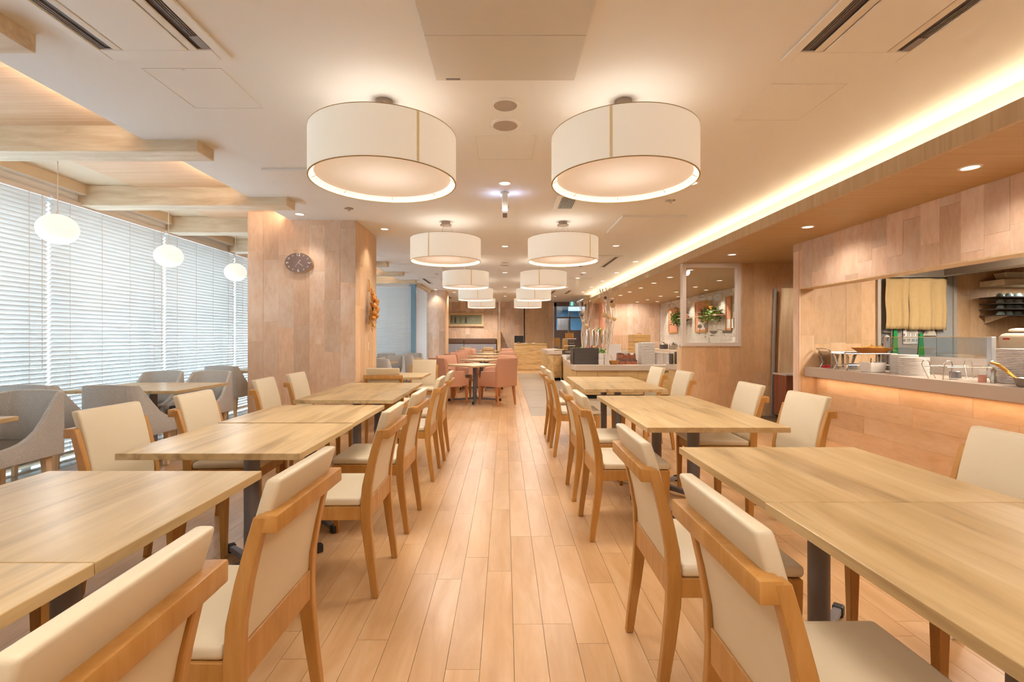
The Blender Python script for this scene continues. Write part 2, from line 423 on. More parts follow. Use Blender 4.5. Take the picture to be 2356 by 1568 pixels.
# beams under the raised bays
BEAMS = [0.70, 2.15, 3.59, 5.06, 6.36, 7.80, 9.31, 10.78, 12.30]
BEAM_LABELS = ['pale pine ceiling beam behind the camera', 'pale pine ceiling beam cut off by the upper left corner', 'long pale pine beam second from the upper left corner above the first globe lamp',
   'pale pine beam third from the upper left corner', 'pale pine beam fourth from the upper left corner, meeting the clock pillar', 'pale pine beam fifth from the upper left corner, partly behind the clock pillar',
   'pale pine beam end nearest the pillar on its far side', 'pale pine beam end second past the clock pillar', 'pale pine beam end just before the far facing blind']
for y, lb in zip(BEAMS[1:], BEAM_LABELS[1:]):
    L = 4.50 - 2.30
    mbm = MB().box((-L / 2, -0.103, 0), (L / 2 + 0.0, 0.103, 0.213))
    o = ob('ceiling_beam', mbm.mesh('ceiling_beam', 0.006, 2), 'beam_pine', None, (-(4.50 + 2.30) / 2, y + 0.103, 2.612))
    tag(o, lb, 'beam', 'ceiling beams over the window bays')
# warm hidden strips that light the raised bays
for a, b in zip(BEAMS[:-1], BEAMS[1:]):
    if a == 6.36: continue
    light('AREA', 'bay_strip_light', (-2.735, (a + b) / 2 + (0.0 if a == 5.06 else 0.1), 2.752), 3.6, (1.0, 0.76, 0.52), (0, R(112), 0), 0.06, 0.5 if a == 5.06 else 0.8)

# ------------------------------------------------------------------ setting: walls
def panel_wall(parent, origin, udir, width, z0, z1, cw=0.194, lmin=0.55, lmax=1.25, m='panel_timber', horizontal=False, th=0.010, rnd=None, cut=None):
    """timber boards on a wall; origin = left lower corner seen from the room, udir = unit vector to the right; normal = udir x up turned to the room"""
    rnd = rnd or random.Random(len(bpy.data.objects))
    u = Vector(udir).normalized(); up = Vector((0, 0, 1)); n = u.cross(up)      # faces the viewer when u runs to his right
    if horizontal: span, rows, a_dir, b_dir = width, (z1 - z0), up, u
    else: span, rows, a_dir, b_dir = (z1 - z0), width, u, up
    k = max(1, round(rows / cw)); cwid = rows / k
    rot = Matrix((a_dir, n, b_dir)).transposed().to_3x3()
    if rot.determinant() < 0: rot = Matrix((-a_dir, n, b_dir)).transposed().to_3x3()
    for i in range(k):
        s = -rnd.random() * lmax
        while s < span:
            ln = rnd.uniform(lmin, lmax); s0, s1 = max(s, 0), min(s + ln, span); s += ln
            if s1 - s0 < 0.02: continue
            t = th + rnd.uniform(-0.0012, 0.0012)
            c = Vector(origin) + Vector((0, 0, z0)) + a_dir * (cwid * (i + 0.5)) + b_dir * ((s0 + s1) / 2)
            if cut and cut(c, (s1 - s0) / 2, cwid / 2): continue
            me = MB().box((-cwid / 2 + 0.0004, -0.002, -(s1 - s0) / 2 + 0.0004), (cwid / 2 - 0.0004, t, (s1 - s0) / 2 - 0.0004)).mesh('panel')
            o = ob('panel', me, m, parent); o.matrix_world = Matrix.Translation(c) @ rot.to_4x4()
    return
def core(name, a, b, m='joint'): return struct(ob(name, MB().box(a, b), m))
# pillar with the clock
p1 = core('wall_pillar', (-3.233, 6.06, 0), (-1.894, 7.02, 2.85))
panel_wall(p1, (-3.243, 6.06, 0), (1, 0, 0), 1.359, 0.0, 2.806)
panel_wall(p1, (-1.894, 6.052, 0), (0, 1, 0), 0.978, 0.0, 2.70, m='panel_warm')
# pillar by the bench
p2 = core('wall_pillar', (-2.46, 15.01, 0), (-1.867, 15.80, 2.70))
panel_wall(p2, (-2.47, 15.01, 0), (1, 0, 0), 0.613, 0.0, 2.70)
panel_wall(p2, (-1.867, 15.0, 0), (0, 1, 0), 0.80, 0.0, 2.70, m='panel_warm')
# back wall in three bays
wb = core('wall_back', (-3.3, 20.01, 0), (2.03, 20.15, 2.70))
panel_wall(wb, (-2.6, 20.01, 0), (1, 0, 0), 2.30, 1.15, 2.70)
panel_wall(wb, (-0.17, 20.01, 0), (1, 0, 0), 0.96, 0.0, 2.70)
panel_wall(wb, (0.83, 20.01, 0), (1, 0, 0), 1.20, 0.0, 2.70, m='panel_warm')
ob('black_strip', MB().box((0.79, 19.985, 0.9), (0.83, 20.0, 2.70)), 'black_void', wb)  # narrow black upright strip between two bays of boards
core('wall_alcove', (-3.4, 15.8, 0), (-3.3, 20.1, 2.70), 'wall_timber_far')
# buffet back wall
wq = core('wall_buffet', (2.90, 16.60, 0), (5.6, 16.72, 2.39))
panel_wall(wq, (2.92, 16.60, 0), (1, 0, 0), 2.44, 0.85, 2.39)
ob('service_door', MB().box((3.6, 16.57, 0.5), (4.75, 16.588, 1.30)), 'wall_timber_far', wq)
# partition with the white framed window
wp = core('wall_partition', (2.79, 7.58, 0), (3.73, 7.70, 1.06))
for a, b in (((3.73, 7.58, 0), (5.6, 7.70, 2.39)), ((2.79, 7.58, 1.06), (2.80, 7.70, 1.07))):
    ob('partition_core', MB().box(a, b), 'joint', wp)
panel_wall(wp, (2.79, 7.58, 0), (1, 0, 0), 0.955, 0.0, 1.063, lmin=0.8, lmax=1.5, m='panel_warm')
panel_wall(wp, (3.745, 7.58, 0), (1, 0, 0), 1.5, 0.0, 2.39, lmin=0.7, lmax=1.5, m='panel_warm')
ob('edge_board', MB().box((2.765, 7.565, 0), (2.79, 7.715, 1.063)), 'light_ash', wp)
# white frame, glass, decals
WX0, WX1, WZ0, WZ1, WY = 2.795, 3.715, 1.085, 2.388, 7.60
wd = struct(ob('window_1', MB().box((WX0, WY - 0.05, WZ0), (WX0 + 0.055, WY + 0.05, WZ1)).box((WX1 - 0.055, WY - 0.05, WZ0), (WX1, WY + 0.05, WZ1))
    .box((WX0 + 0.055, WY - 0.05, WZ0), (WX1 - 0.055, WY + 0.05, WZ0 + 0.055)).box((WX0 + 0.055, WY - 0.05, WZ1 - 0.055), (WX1 - 0.055, WY + 0.05, WZ1)), 'frame_white'))
ob('inner_bead', MB().box((WX0 + 0.055, WY - 0.02, WZ0 + 0.055), (WX0 + 0.07, WY + 0.02, WZ1 - 0.055)).box((WX1 - 0.07, WY - 0.02, WZ0 + 0.055), (WX1 - 0.055, WY + 0.02, WZ1 - 0.055)), 'frame_white', wd)
ob('pane', MB().box((WX0 + 0.05, WY - 0.003, WZ0 + 0.05), (WX1 - 0.05, WY + 0.003, WZ1 - 0.05)), 'clear_glass', wd)
ob('edge_board', MB().box((WX1, WY - 0.03, 1.06), (WX1 + 0.03, WY + 0.03, 2.39)).box((WX0, WY - 0.03, 1.062), (WX1, WY + 0.03, 1.085)), 'light_ash', wd)
DS = 160 / 1254.0
def dx(cx): return X_(1560 + cx * DS, WY)
def dz(cy): return Z_(600 + cy * DS, WY)
def decal(name, polys):
    mb = MB()
    for poly in polys:
        mb.loft([[(dx(x), WY - 0.0045, dz(y)) for x, y in poly], [(dx(x), WY - 0.0035, dz(y)) for x, y in poly]])
    return ob(name, mb, 'decal_grey', wd)
def circ(cx, cy, rx, ry, n=18, a0=0, a1=2 * PI): return [(cx + rx * math.cos(a0 + (a1 - a0) * i / n), cy + ry * math.sin(a0 + (a1 - a0) * i / n)) for i in range(n if a1 - a0 > 6.2 else n + 1)]
decal('cup_decal', [circ(432, 670, 48, 44, 14, 0, PI), [(392, 718), (472, 718), (472, 722), (392, 722)], circ(415, 630, 16, 9), circ(452, 630, 16, 9)])
decal('mug_decal', [[(540, 634), (608, 634), (608, 712), (540, 712)], [(524, 650), (540, 650), (540, 660), (532, 660), (532, 686), (540, 690), (540, 698), (524, 692)]])
decal('jug_decal', [circ(712, 664, 62, 56, 24), [(680, 584), (760, 586), (784, 610), (786, 640), (776, 640), (772, 614), (748, 600), (684, 612)]])
decal('wine_glass_decal', [circ(390, 1180, 40, 36, 16), [(385, 1210), (394, 1210), (394, 1306), (412, 1314), (370, 1314), (385, 1306)], ])
decal('wine_glass_decal', [[(474, 1118), (524, 1118), (536, 1170), (520, 1204), (498, 1212), (476, 1204), (462, 1170)], [(492, 1208), (501, 1208), (501, 1308), (520, 1318), (474, 1318), (492, 1308)]])
decal('bowl_decal', [circ(638, 1258, 70, 60, 16, 0, PI), circ(597, 1344, 24, 10), [(620, 1341), (695, 1345), (620, 1349)]])
decal('pan_decal', [[(796, 1250), (966, 1250), (962, 1304), (802, 1304)], [(700, 1234), (770, 1236), (800, 1250), (800, 1258), (764, 1246), (700, 1242)]])

# kitchen front: upper wall, jamb, lower wall, slab
kw = core('wall_kitchen', (3.668, -2.5, 1.829), (3.84, 6.08, 2.39))
panel_wall(kw, (3.668, 6.09, 0), (0, -1, 0), 8.4, 1.832, 2.39, cw=0.185, lmin=0.25, lmax=0.75)
ob('header_board', MB().box((3.656, -2.5, 1.818), (3.85, 5.96, 1.832)), 'light_ash', kw)
kj = core('wall_jamb', (3.668, 5.972, 0), (3.86, 6.08, 1.832))
panel_wall(kj, (3.668, 6.09, 0), (0, -1, 0), 0.13, 0.0, 1.832, cw=0.13, lmin=0.8, lmax=1.6)
ks = core('wall_kitchen_side', (3.86, 5.972, 0), (8.6, 6.08, 2.39))
def door_cut(c, hl, hw): return 4.60 < c.x < 5.60 and c.z < 1.95
panel_wall(ks, (3.656, 5.972, 0), (1, 0, 0), 3.1, 0.86, 2.39, cw=0.19, m='panel_warm', lmin=0.4, lmax=1.1, cut=lambda c, a, b: 4.62 < c.x < 5.58)
panel_wall(ks, (3.656, 5.972, 0), (1, 0, 0), 0.215, 0.0, 0.86, cw=0.19, m='panel_warm')
kl = core('wall_counter', (3.872, -2.5, 0), (3.97, 5.96, 0.742))
panel_wall(kl, (3.872, 5.96, 0), (0, -1, 0), 8.4, 0.0, 0.742, cw=0.186, lmin=0.6, lmax=1.2, m='panel_warm', horizontal=True)
tag(ob('service_counter', MB().box((3.716, -2.5, 0.744), (4.40, 5.955, 0.856)).mesh('service_counter', 0.003, 1), 'stone_counter'), 'long speckled stone service counter below the kitchen opening', 'counter')
core('wall_kitchen_far', (8.5, -2.5, 0), (8.6, 6.1, 2.39), 'kitchen_grey')
core('wall_front', (-4.9, -2.6, 0), (8.6, -2.5, 2.9), 'beige_paint')
core('wall_recess', (5.36, 6.08, 0), (5.46, 7.6, 2.39), 'wall_timber_far')
# white embossed brick block
bw = core('wall_brick', (5.372, 11.212, 0), (6.9, 16.62, 2.39), 'white_paint')
core('wall_buffet_right', (6.9, 7.6, 0), (7.0, 16.7, 2.39), 'wall_timber_far')
BW_, BH_ = 0.24, 0.0955
bm_ = MB()
bm_.box((-BW_ / 2 + 0.004, 0, -BH_ / 2 + 0.004), (BW_ / 2 - 0.004, 0.010, BH_ / 2 - 0.004))
for a in (-1, 1): bm_.box((a * 0.055 - 0.035, 0.010, -0.022), (a * 0.055 + 0.035, 0.0155, 0.022))
brick_me = bm_.mesh('brick', 0.0); 
brick_plain = MB().box((-BW_ / 2 + 0.004, 0, -BH_ / 2 + 0.004), (BW_ / 2 - 0.004, 0.011, BH_ / 2 - 0.004)).mesh('brick')
rest = MB(); nb = 0
for r in range(25):
    z = BH_ * (r + 0.5)
    off = 0.0 if r % 2 else BW_ / 2
    y = 11.22 + BW_ / 2
    while y < 16.6 - BW_ / 2:
        yy = y + off
        if yy < 16.6 - BW_ / 2:
            if z > 0.95 and nb < 290:
                o = ob('brick', brick_me if (r % 4) < 2 else brick_plain, 'brick_white', bw, (5.372, yy, z), (0, 0, R(90))); nb += 1
            else: rest.box((5.360, yy - BW_ / 2 + 0.004, z - BH_ / 2 + 0.004), (5.374, yy + BW_ / 2 - 0.004, z + BH_ / 2 - 0.004))
        y += BW_
    for k in range(3):
        rest.box((5.362 + k * BW_ + 0.004, 11.200, z - BH_ / 2 + 0.004), (5.362 + (k + 1) * BW_ - 0.004, 11.213, z + BH_ / 2 - 0.004))
o = ob('bricks_beyond', rest, 'brick_white', bw); o['kind'] = 'stuff'

# ------------------------------------------------------------------ window wall on the left
ob_t = struct(ob('trim_4', MB().box((-4.80, -2.5, 2.72), (-4.41, 13.1, 2.83)), 'beige_paint'))
struct(ob('trim_5', MB().box((-4.80, -2.5, 2.715), (-4.405, 13.1, 2.722)), 'white_paint'))
struct(ob('trim_6', MB().box((-4.60, -2.5, 2.635), (-4.50, 13.1, 2.716)), 'panel_white'))
YB = [1.51, 3.12, 4.73, 6.34, 7.99, 9.60, 11.21, 12.80]
wn = 2
for a, b in zip([-1.7, -0.1] + YB[:-1], [-0.1, 1.51] + YB[1:]):
    f = MB()
    f.box((-4.80, a, 0), (-4.72, a + 0.05, 2.72)).box((-4.80, b - 0.05, 0), (-4.72, b, 2.72)).box((-4.80, a, 2.62), (-4.72, b, 2.72)).box((-4.80, a, 0), (-4.72, b, 0.05))
    wv = struct(ob('window_%d' % wn, f, 'aluminium')); wn += 1
    ob('pane', MB().box((-4.764, a + 0.05, 0.05), (-4.758, b - 0.05, 2.62)), 'clear_glass', wv)
struct(ob('wall_left', MB().box((-4.85, -2.5, 0), (-4.72, -1.7, 2.9)).box((-4.85, 12.8, 0), (-4.72, 13.15, 2.9)).box((-4.85, -1.7, 2.72), (-4.80, 12.8, 2.95)), 'white_paint'))
struct(ob('baseboard_left', MB().box((-4.70, -2.5, 0), (-4.56, 13.0, 0.022)), 'frame_white'))
def slat_mesh(L, ang=55):
    rings = []
    a = R(ang); hw = 0.025
    prof = [(-hw, 0), (-hw * 0.35, 0.0028), (hw * 0.35, 0.0028), (hw, 0), (hw * 0.35, 0.0020), (-hw * 0.35, 0.0020)]
    pr = [(x * math.cos(a) - z * math.sin(a), x * math.sin(a) + z * math.cos(a)) for x, z in prof]
    return MB().loft([[(x, -L / 2, z) for x, z in pr], [(x, L / 2, z) for x, z in pr]]).mesh('slat')
def blind(name, label, loc, L, rz, top, bot, cords=4, ang=55):
    t = thing(name, label, 'blind', loc, rz, 'venetian blinds on the windows')
    ob('headrail', MB().box((-0.03, -L / 2, top - 0.045), (0.03, L / 2, top)), 'frame_white', t)
    n = int((top - 0.06 - bot) / 0.0428); me = slat_mesh(L, ang)
    for k in range(n): ob('slat', me, 'slat_white', t, (0, 0, top - 0.07 - k * 0.0428))
    zb = top - 0.07 - n * 0.0428
    ob('bottom_rail', MB().box((-0.025, -L / 2, zb - 0.012), (0.025, L / 2, zb + 0.01)), 'frame_white', t)
    mb = MB()
    for k in range(cords):
        y = -L / 2 + L * (k + 0.5) / cords
        for x in (-0.022, 0.022): mb.box((x - 0.0012, y - 0.0018, zb), (x + 0.0012, y + 0.0018, top - 0.045))
    ob('ladder_cord', mb, 'frame_white', t)
    mb = MB().tube([(0.03, L / 2 - 0.08, top - 0.04), (0.03, L / 2 - 0.08, 0.9)], 0.003, 6)
    ob('pull_cord', mb, 'frame_white', t)
    return t
BL = ['white venetian blind at the left frame edge behind the first grey armchairs', 'wide white venetian blind right behind the first globe lamp',
      'white venetian blind between the first and second globe lamps', 'white venetian blind between the second globe lamp and the clock pillar',
      'white venetian blind showing as a sliver left of the clock pillar', 'white venetian blind hidden mostly behind the clock pillar', 'white venetian blind on the long window wall farthest from the camera']
for i, (a, b) in enumerate(zip(YB[:-1], YB[1:])):
    blind('venetian_blind', BL[i], (-4.50, (a + b) / 2, 0), b - a - 0.03, 0, 2.64, 0.03)
for a, b, lb in ((-0.1, 1.51, 'white venetian blind beside the camera, outside the frame'), (-1.7, -0.1, 'white venetian blind behind the camera')):
    blind('venetian_blind', lb, (-4.50, (a + b) / 2, 0), b - a - 0.03, 0, 2.64, 0.03)
# far corner windows
def far_window(i, x0, x1, y0, y1):
    return struct(ob('window_%d' % i, MB().box((x0, y0, 0), (x0 + 0.05, y1, 2.66)) .box((x1 - 0.05, y0, 0), (x1, y1, 2.66)).box((x0, y0, 0), (x1, y1, 0.05)).box((x0, y0, 2.6), (x1, y1, 2.70)), 'aluminium'))
struct(ob('wall_step', MB().box((-4.85, 13.12, 2.66), (-2.45, 13.30, 2.75)), 'white_paint'))
far_window(20, -4.72, -2.50, 13.20, 13.26)
bb = blind('venetian_blind', 'pale facing venetian blind just past the clock pillar', (-3.62, 13.05, 0), 2.15, R(-90), 2.64, 0.03, 5, 66)
ob_f = struct(ob('window_21', MB().box((-2.60, 13.0, 0), (-2.54, 15.0, 0.06)).box((-2.60, 13.0, 2.60), (-2.54, 15.0, 2.70)).box((-2.60, 14.9, 0), (-2.54, 15.0, 2.70)), 'aluminium'))
struct(ob('window_22', MB().box((-2.545, 12.99, 0.0), (-2.42, 13.05, 2.66)), 'blue_wall'))
struct(ob('trim_7', MB().box((-2.60, 13.1, 2.635), (-2.30, 15.0, 2.70)), 'beige_paint'))
blind('venetian_blind', 'narrow side venetian blind between the facing blind and the far timber pillar', (-2.41, 13.95, 0), 1.75, 0, 2.63, 0.03, 4, 62)

# ------------------------------------------------------------------ dining chairs
def post_pts():
    return [(0.0, 0.045, 0.030), (0.10, 0.033, 0.035), (0.22, 0.016, 0.041), (0.34, 0.003, 0.047), (0.42, 0.0, 0.048), (0.52, 0.006, 0.045), (0.62, 0.025, 0.040), (0.70, 0.045, 0.036), (0.785, 0.070, 0.034)]
PX = -0.205
def make_chair():
    t = thing('dining_chair', 'x', 'chair')
    for s in (-1, 1):
        rings = []
        for z, b, th in post_pts():
            x = PX - b
            rings.append([(x - th / 2, s * 0.205 - 0.0145, z), (x + th / 2, s * 0.205 - 0.0145, z), (x + th / 2, s * 0.205 + 0.0145, z), (x - th / 2, s * 0.205 + 0.0145, z)])
        ob('rear_leg', MB().loft(rings).mesh('rear_leg', 0.003, 1, 35), 'chair_beech', t)
        f = MB().loft([[(0.195 + dx_, s * 0.195 + dy_, z) for dx_, dy_ in ((-h, -h), (h, -h), (h, h), (-h, h))] for z, h in ((0, 0.0135), (0.38, 0.021), (0.425, 0.021))])
        ob('front_leg', f.mesh('front_leg', 0.003, 1, 35), 'chair_beech', t)
    fr = MB()
    for s in (-1, 1): fr.box((PX, s * 0.205 - 0.0115, 0.365), (0.178, s * 0.205 + 0.0115, 0.428))
    fr.box((0.184, -0.18, 0.365), (0.207, 0.18, 0.428))
    ob('seat_frame', fr.mesh('seat_frame', 0.002, 1), 'chair_beech', t)
    ob('lower_rail', MB().box((PX - 0.020, -0.191, 0.365), (PX + 0.004, 0.191, 0.462)).mesh('lower_rail', 0.003, 1), 'chair_beech', t)
    ob('top_rail', MB().box((PX - 0.112, -0.219, 0.745), (PX - 0.066, 0.219, 0.789)).mesh('top_rail', 0.004, 2, 35), 'chair_beech', t)
    ob('seat', MB().box((PX + 0.024, -0.213, 0.428), (0.224, 0.213, 0.468)).mesh('seat', 0.014, 3, 40), 'cream_leather', t)
    rings = []
    for z, b, tk in ((0.455, 0.004, 0.030), (0.52, 0.006, 0.034), (0.62, 0.024, 0.036), (0.70, 0.042, 0.038), (0.765, 0.060, 0.040), (0.83, 0.080, 0.042), (0.868, 0.092, 0.040)):
        x = PX - b + 0.004
        rings.append([(x - tk / 2, -0.189, z), (x + tk / 2, -0.189, z), (x + tk / 2, 0.189, z), (x - tk / 2, 0.189, z)])
    ob('backrest', MB().loft(rings).mesh('backrest', 0.011, 3, 40), 'cream_leather', t)
    return t
chair0 = make_chair(); used = []
def chair(x, y, rz, label, group):
    if not used:
        used.append(1); chair0.location = (x, y, 0); chair0.rotation_euler = (0, 0, rz); chair0['label'] = label; chair0['group'] = group; return chair0
    return dup(chair0, (x, y, 0), rz, label, group)
NTH = ['first', 'second', 'third', 'fourth', 'fifth', 'sixth', 'seventh', 'eighth']
ORD = ['nearest the camera', 'second from the camera', 'third from the camera', 'fourth from the camera', 'fifth from the camera', 'sixth, farthest along']
G1 = 'cream dining chairs at the two table rows'
# left tables, aisle side: face -x ; backs towards the aisle (rail back face at x=-0.545)
for i, y in enumerate((0.71, 1.385, 2.46, 3.20, 4.27, 4.96)):
    chair(-0.86 + (0.01, -0.004, 0, 0.004, 0.0, 0.006)[i], y, PI + R((1.5, -1, 0.5, -1, 0, 1)[i]), 'cream leather chair on the aisle side of the left tables, ' + ORD[i], G1)
for i, y in enumerate((1.07, 1.79, 3.08, 3.78, 5.12, 5.83)):
    chair(0.765 + (0, 0.0, 0.003, 0, -0.006, -0.01)[i], y, R((0.5, -0.5, 0.6, -0.5, 0, 0.5)[i]), 'cream leather chair on the aisle side of the right tables, ' + ORD[i], G1)
WL = ['cream leather chair whose leg shows under the nearest left table', 'cream leather chair facing us across the second left table, beside the grey armchairs', 'cream leather chair on the window side of the second left table, farther one',
      'cream leather chair before the clock pillar, its left one', 'cream leather chair before the clock pillar, its right one']
for i, (y, x) in enumerate(((1.42, -1.76), (2.465, -1.755), (3.10, -1.71), (4.17, -1.80), (4.80, -1.80))):
    chair(x, y, R((0, -2, 3, 4, 1)[i]), WL[i], G1)
WR = ['large cream chair at the right frame edge by the nearest right table', 'cream chair on the kitchen side of the second right table, nearer one', 'cream chair on the kitchen side of the second right table, farther one',
      'cream chair on the kitchen side of the third right table, nearer one', 'cream chair on the kitchen side of the third right table, farther one']
for i, (y, x) in enumerate(((1.74, 1.595), (3.01, 1.62), (3.71, 1.61), (5.03, 1.60), (5.72, 1.54))):
    chair(x, y, PI + R((0, 2, -2, 2, 4)[i]), WR[i], G1)
chair(-1.40, 5.80, R(90), 'cream chair seen from behind at the small table by the clock pillar', G1)
chair(-1.28, 7.36, R(-90), 'cream chair facing us at the small table by the clock pillar', G1)
chair(-1.45, 18.05, R(90), 'far cream chair before the bench, left one', G1)
chair(-0.62, 18.05, R(90), 'far cream chair before the bench, right one, beside the partition', G1)

# ------------------------------------------------------------------ tables
def make_table(name, w, d, h=0.71, foot=0.36, rot45=True):
    t = thing(name, 'x', 'table')
    ob('tabletop', MB().box((-w / 2, -d / 2, h - 0.030), (w / 2, d / 2, h)).mesh('tabletop', 0.0025, 2), 'table_oak', t)
    ob('mounting_plate', MB().cbox((0, 0, h - 0.037), (0.34, 0.34, 0.012)), 'steel_dark', t)
    ob('column', MB().lathe([(0.058, 0.05), (0.046, 0.075), (0.038, 0.10), (0.038, h - 0.043)], 28).mesh('column', 0, smooth=40), 'steel_dark', t)
    for k in range(4):
        a = PI / 4 + k * PI / 2 if rot45 else k * PI / 2
        m = MB().loft([[(0.03, -0.022, 0.035), (0.03, 0.022, 0.035), (0.03, 0.022, 0.075), (0.03, -0.022, 0.075)], [(foot - 0.02, -0.015, 0.012), (foot - 0.02, 0.015, 0.012), (foot - 0.02, 0.015, 0.040), (foot - 0.02, -0.015, 0.040)]]).mesh('foot', 0.003, 1)
        f = ob('foot', m, 'steel_dark', t, (0, 0, 0), (0, 0, a))
        ob('foot_cap', MB().box((foot - 0.03, -0.021, 0), (foot + 0.012, 0.021, 0.046)).mesh('foot_cap', 0.006, 2), 'black_rubber', f)
    return t
tb0 = make_table('dining_table', 0.815, 0.748); tu = []
def table(proto, flag, x, y, rz, label, group=None):
    if not flag:
        flag.append(1); proto.location = (x, y, 0); proto.rotation_euler = (0, 0, rz); proto['label'] = label
        if group: proto['group'] = group
        return proto
    return dup(proto, (x, y, 0), rz, label, group)
LT = ['pale oak table filling the lower left corner of the frame', 'pale oak table at the left edge, second from the camera in the left row', 'pale oak table in the middle of the left row, its near half', 'pale oak table in the middle of the left row, its far half',
      'pale oak table in front of the clock pillar, near half', 'pale oak table in front of the clock pillar, far half']
for i, y in enumerate((0.714, 1.464, 2.485, 3.255, 4.29, 5.04)):
    table(tb0, tu, (-1.338, -1.338, -1.31, -1.318, -1.322, -1.335)[i], y, 0, LT[i], 'oak tables of the two rows')
RT = ['pale oak table filling the lower right corner of the frame', 'pale oak table in the right row behind the seam of the nearest pair', 'pale oak table in the middle of the right row, near half', 'pale oak table in the middle of the right row, far half',
      'pale oak table before the buffet island, near half', 'pale oak table before the buffet island, far half']
for i, y in enumerate((1.112, 1.862, 3.095, 3.845, 5.11, 5.88)):
    table(tb0, tu, (1.213, 1.218, 1.215, 1.215, 1.20, 1.21)[i], y, 0, RT[i], 'oak tables of the two rows')
table(tb0, tu, -1.45, 6.56, R(90), 'pale oak table pushed against the side of the clock pillar')
table(tb0, tu, -1.50, 18.75, 0, 'far pale oak table before the bench, left one')
table(tb0, tu, -0.62, 18.75, 0, 'far pale oak table before the bench, right one')
tg0 = make_table('window_table', 1.08, 0.86); tgu = []
GT = ['oak table at the left frame edge among the grey armchairs', 'glossy oak table by the blinds with four grey armchairs', 'oak table by the blinds half hidden behind the clock pillar', 'oak table with grey armchairs past the clock pillar, nearer one', 'oak table with grey armchairs in the far window corner']
for i, (x, y) in enumerate(((-3.70, 2.69), (-3.68, 5.02), (-3.70, 7.72), (-2.86, 9.98), (-2.62, 11.85))):
    table(tg0, tgu, x, y, 0, GT[i], 'tables by the windows')
tp0 = make_table('square_table', 0.80, 0.80, 0.705, 0.50, rot45=True); tpu = []
PT = ['diamond-set square table with coral armchairs, nearest one', 'diamond-set square table with coral armchairs, second one', 'diamond-set square table with coral armchairs, third one', 'diamond-set square table with coral armchairs, farthest one']
PC = [(-0.58, 9.23), (-0.56, 11.30), (-0.56, 13.40), (-0.56, 15.50)]
for i, (x, y) in enumerate(PC): table(tp0, tpu, x, y, R(45), PT[i], 'square tables with coral armchairs')

# ------------------------------------------------------------------ coral armchairs
def make_coral():
    t = thing('coral_armchair', 'x', 'armchair')
    rings = []
    for z, x, tk, wd_ in ((0.34, -0.235, 0.085, 0.25), (0.62, -0.245, 0.080, 0.252), (0.80, -0.275, 0.070, 0.244), (0.855, -0.285, 0.060, 0.238)):
        rings.append([(x - tk / 2, -wd_, z), (x + tk / 2, -wd_, z), (x + tk / 2, wd_, z), (x - tk / 2, wd_, z)])
    ob('backrest', MB().loft(rings).mesh('backrest', 0.014, 3, 40), 'coral_fabric', t)
    for s in (-1, 1):
        pr = [(-0.22, 0.34), (0.25, 0.34), (0.25, 0.475), (0.17, 0.49), (0.155, 0.61), (-0.22, 0.63)]
        ys = (s * 0.252, s * 0.188)
        ob('armrest', MB().loft([[(x, ys[0], z) for x, z in pr], [(x, ys[1], z) for x, z in pr]]).mesh('armrest', 0.012, 2, 40), 'coral_fabric', t)
    ob('seat_base', MB().box((-0.20, -0.19, 0.34), (0.255, 0.19, 0.42)).mesh('seat_base', 0.01, 2, 40), 'coral_fabric', t)
    ob('seat_cushion', MB().box((-0.195, -0.185, 0.42), (0.26, 0.185, 0.485)).mesh('seat_cushion', 0.02, 3, 40), 'taupe_fabric', t)
    for sx, sy, dx_ in ((-1, -1, -0.05), (-1, 1, -0.05), (1, -1, 0.012), (1, 1, 0.012)):
        x0, y0 = sx * 0.215, sy * 0.215
        f = MB().loft([[(x0 + dx_ + a, y0 + b, 0) for a, b in ((-h, -h), (h, -h), (h, h), (-h, h))] if z == 0 else [(x0 + a, y0 + b, z) for a, b in ((-h, -h), (h, -h), (h, h), (-h, h))] for z, h in ((0, 0.013), (0.345, 0.024))])
        ob('leg', f.mesh('leg', 0.003, 1), 'armchair_leg_wood', t)
    return t
co0 = make_coral(); cu_ = []
SIDE = {(1, -1): 'near right side', (-1, -1): 'near left side', (-1, 1): 'far left side', (1, 1): 'far right side'}
for i, (x, y) in enumerate(PC):
    for (sx, sy), sd in SIDE.items():
        a = math.atan2(-sy, -sx)
        lb = 'coral armchair on the %s of the %s diamond-set table' % (sd, ('nearest', 'second', 'third', 'farthest')[i])
        table(co0, cu_, x + sx * 0.43, y + sy * 0.45, a, lb, 'coral armchairs')

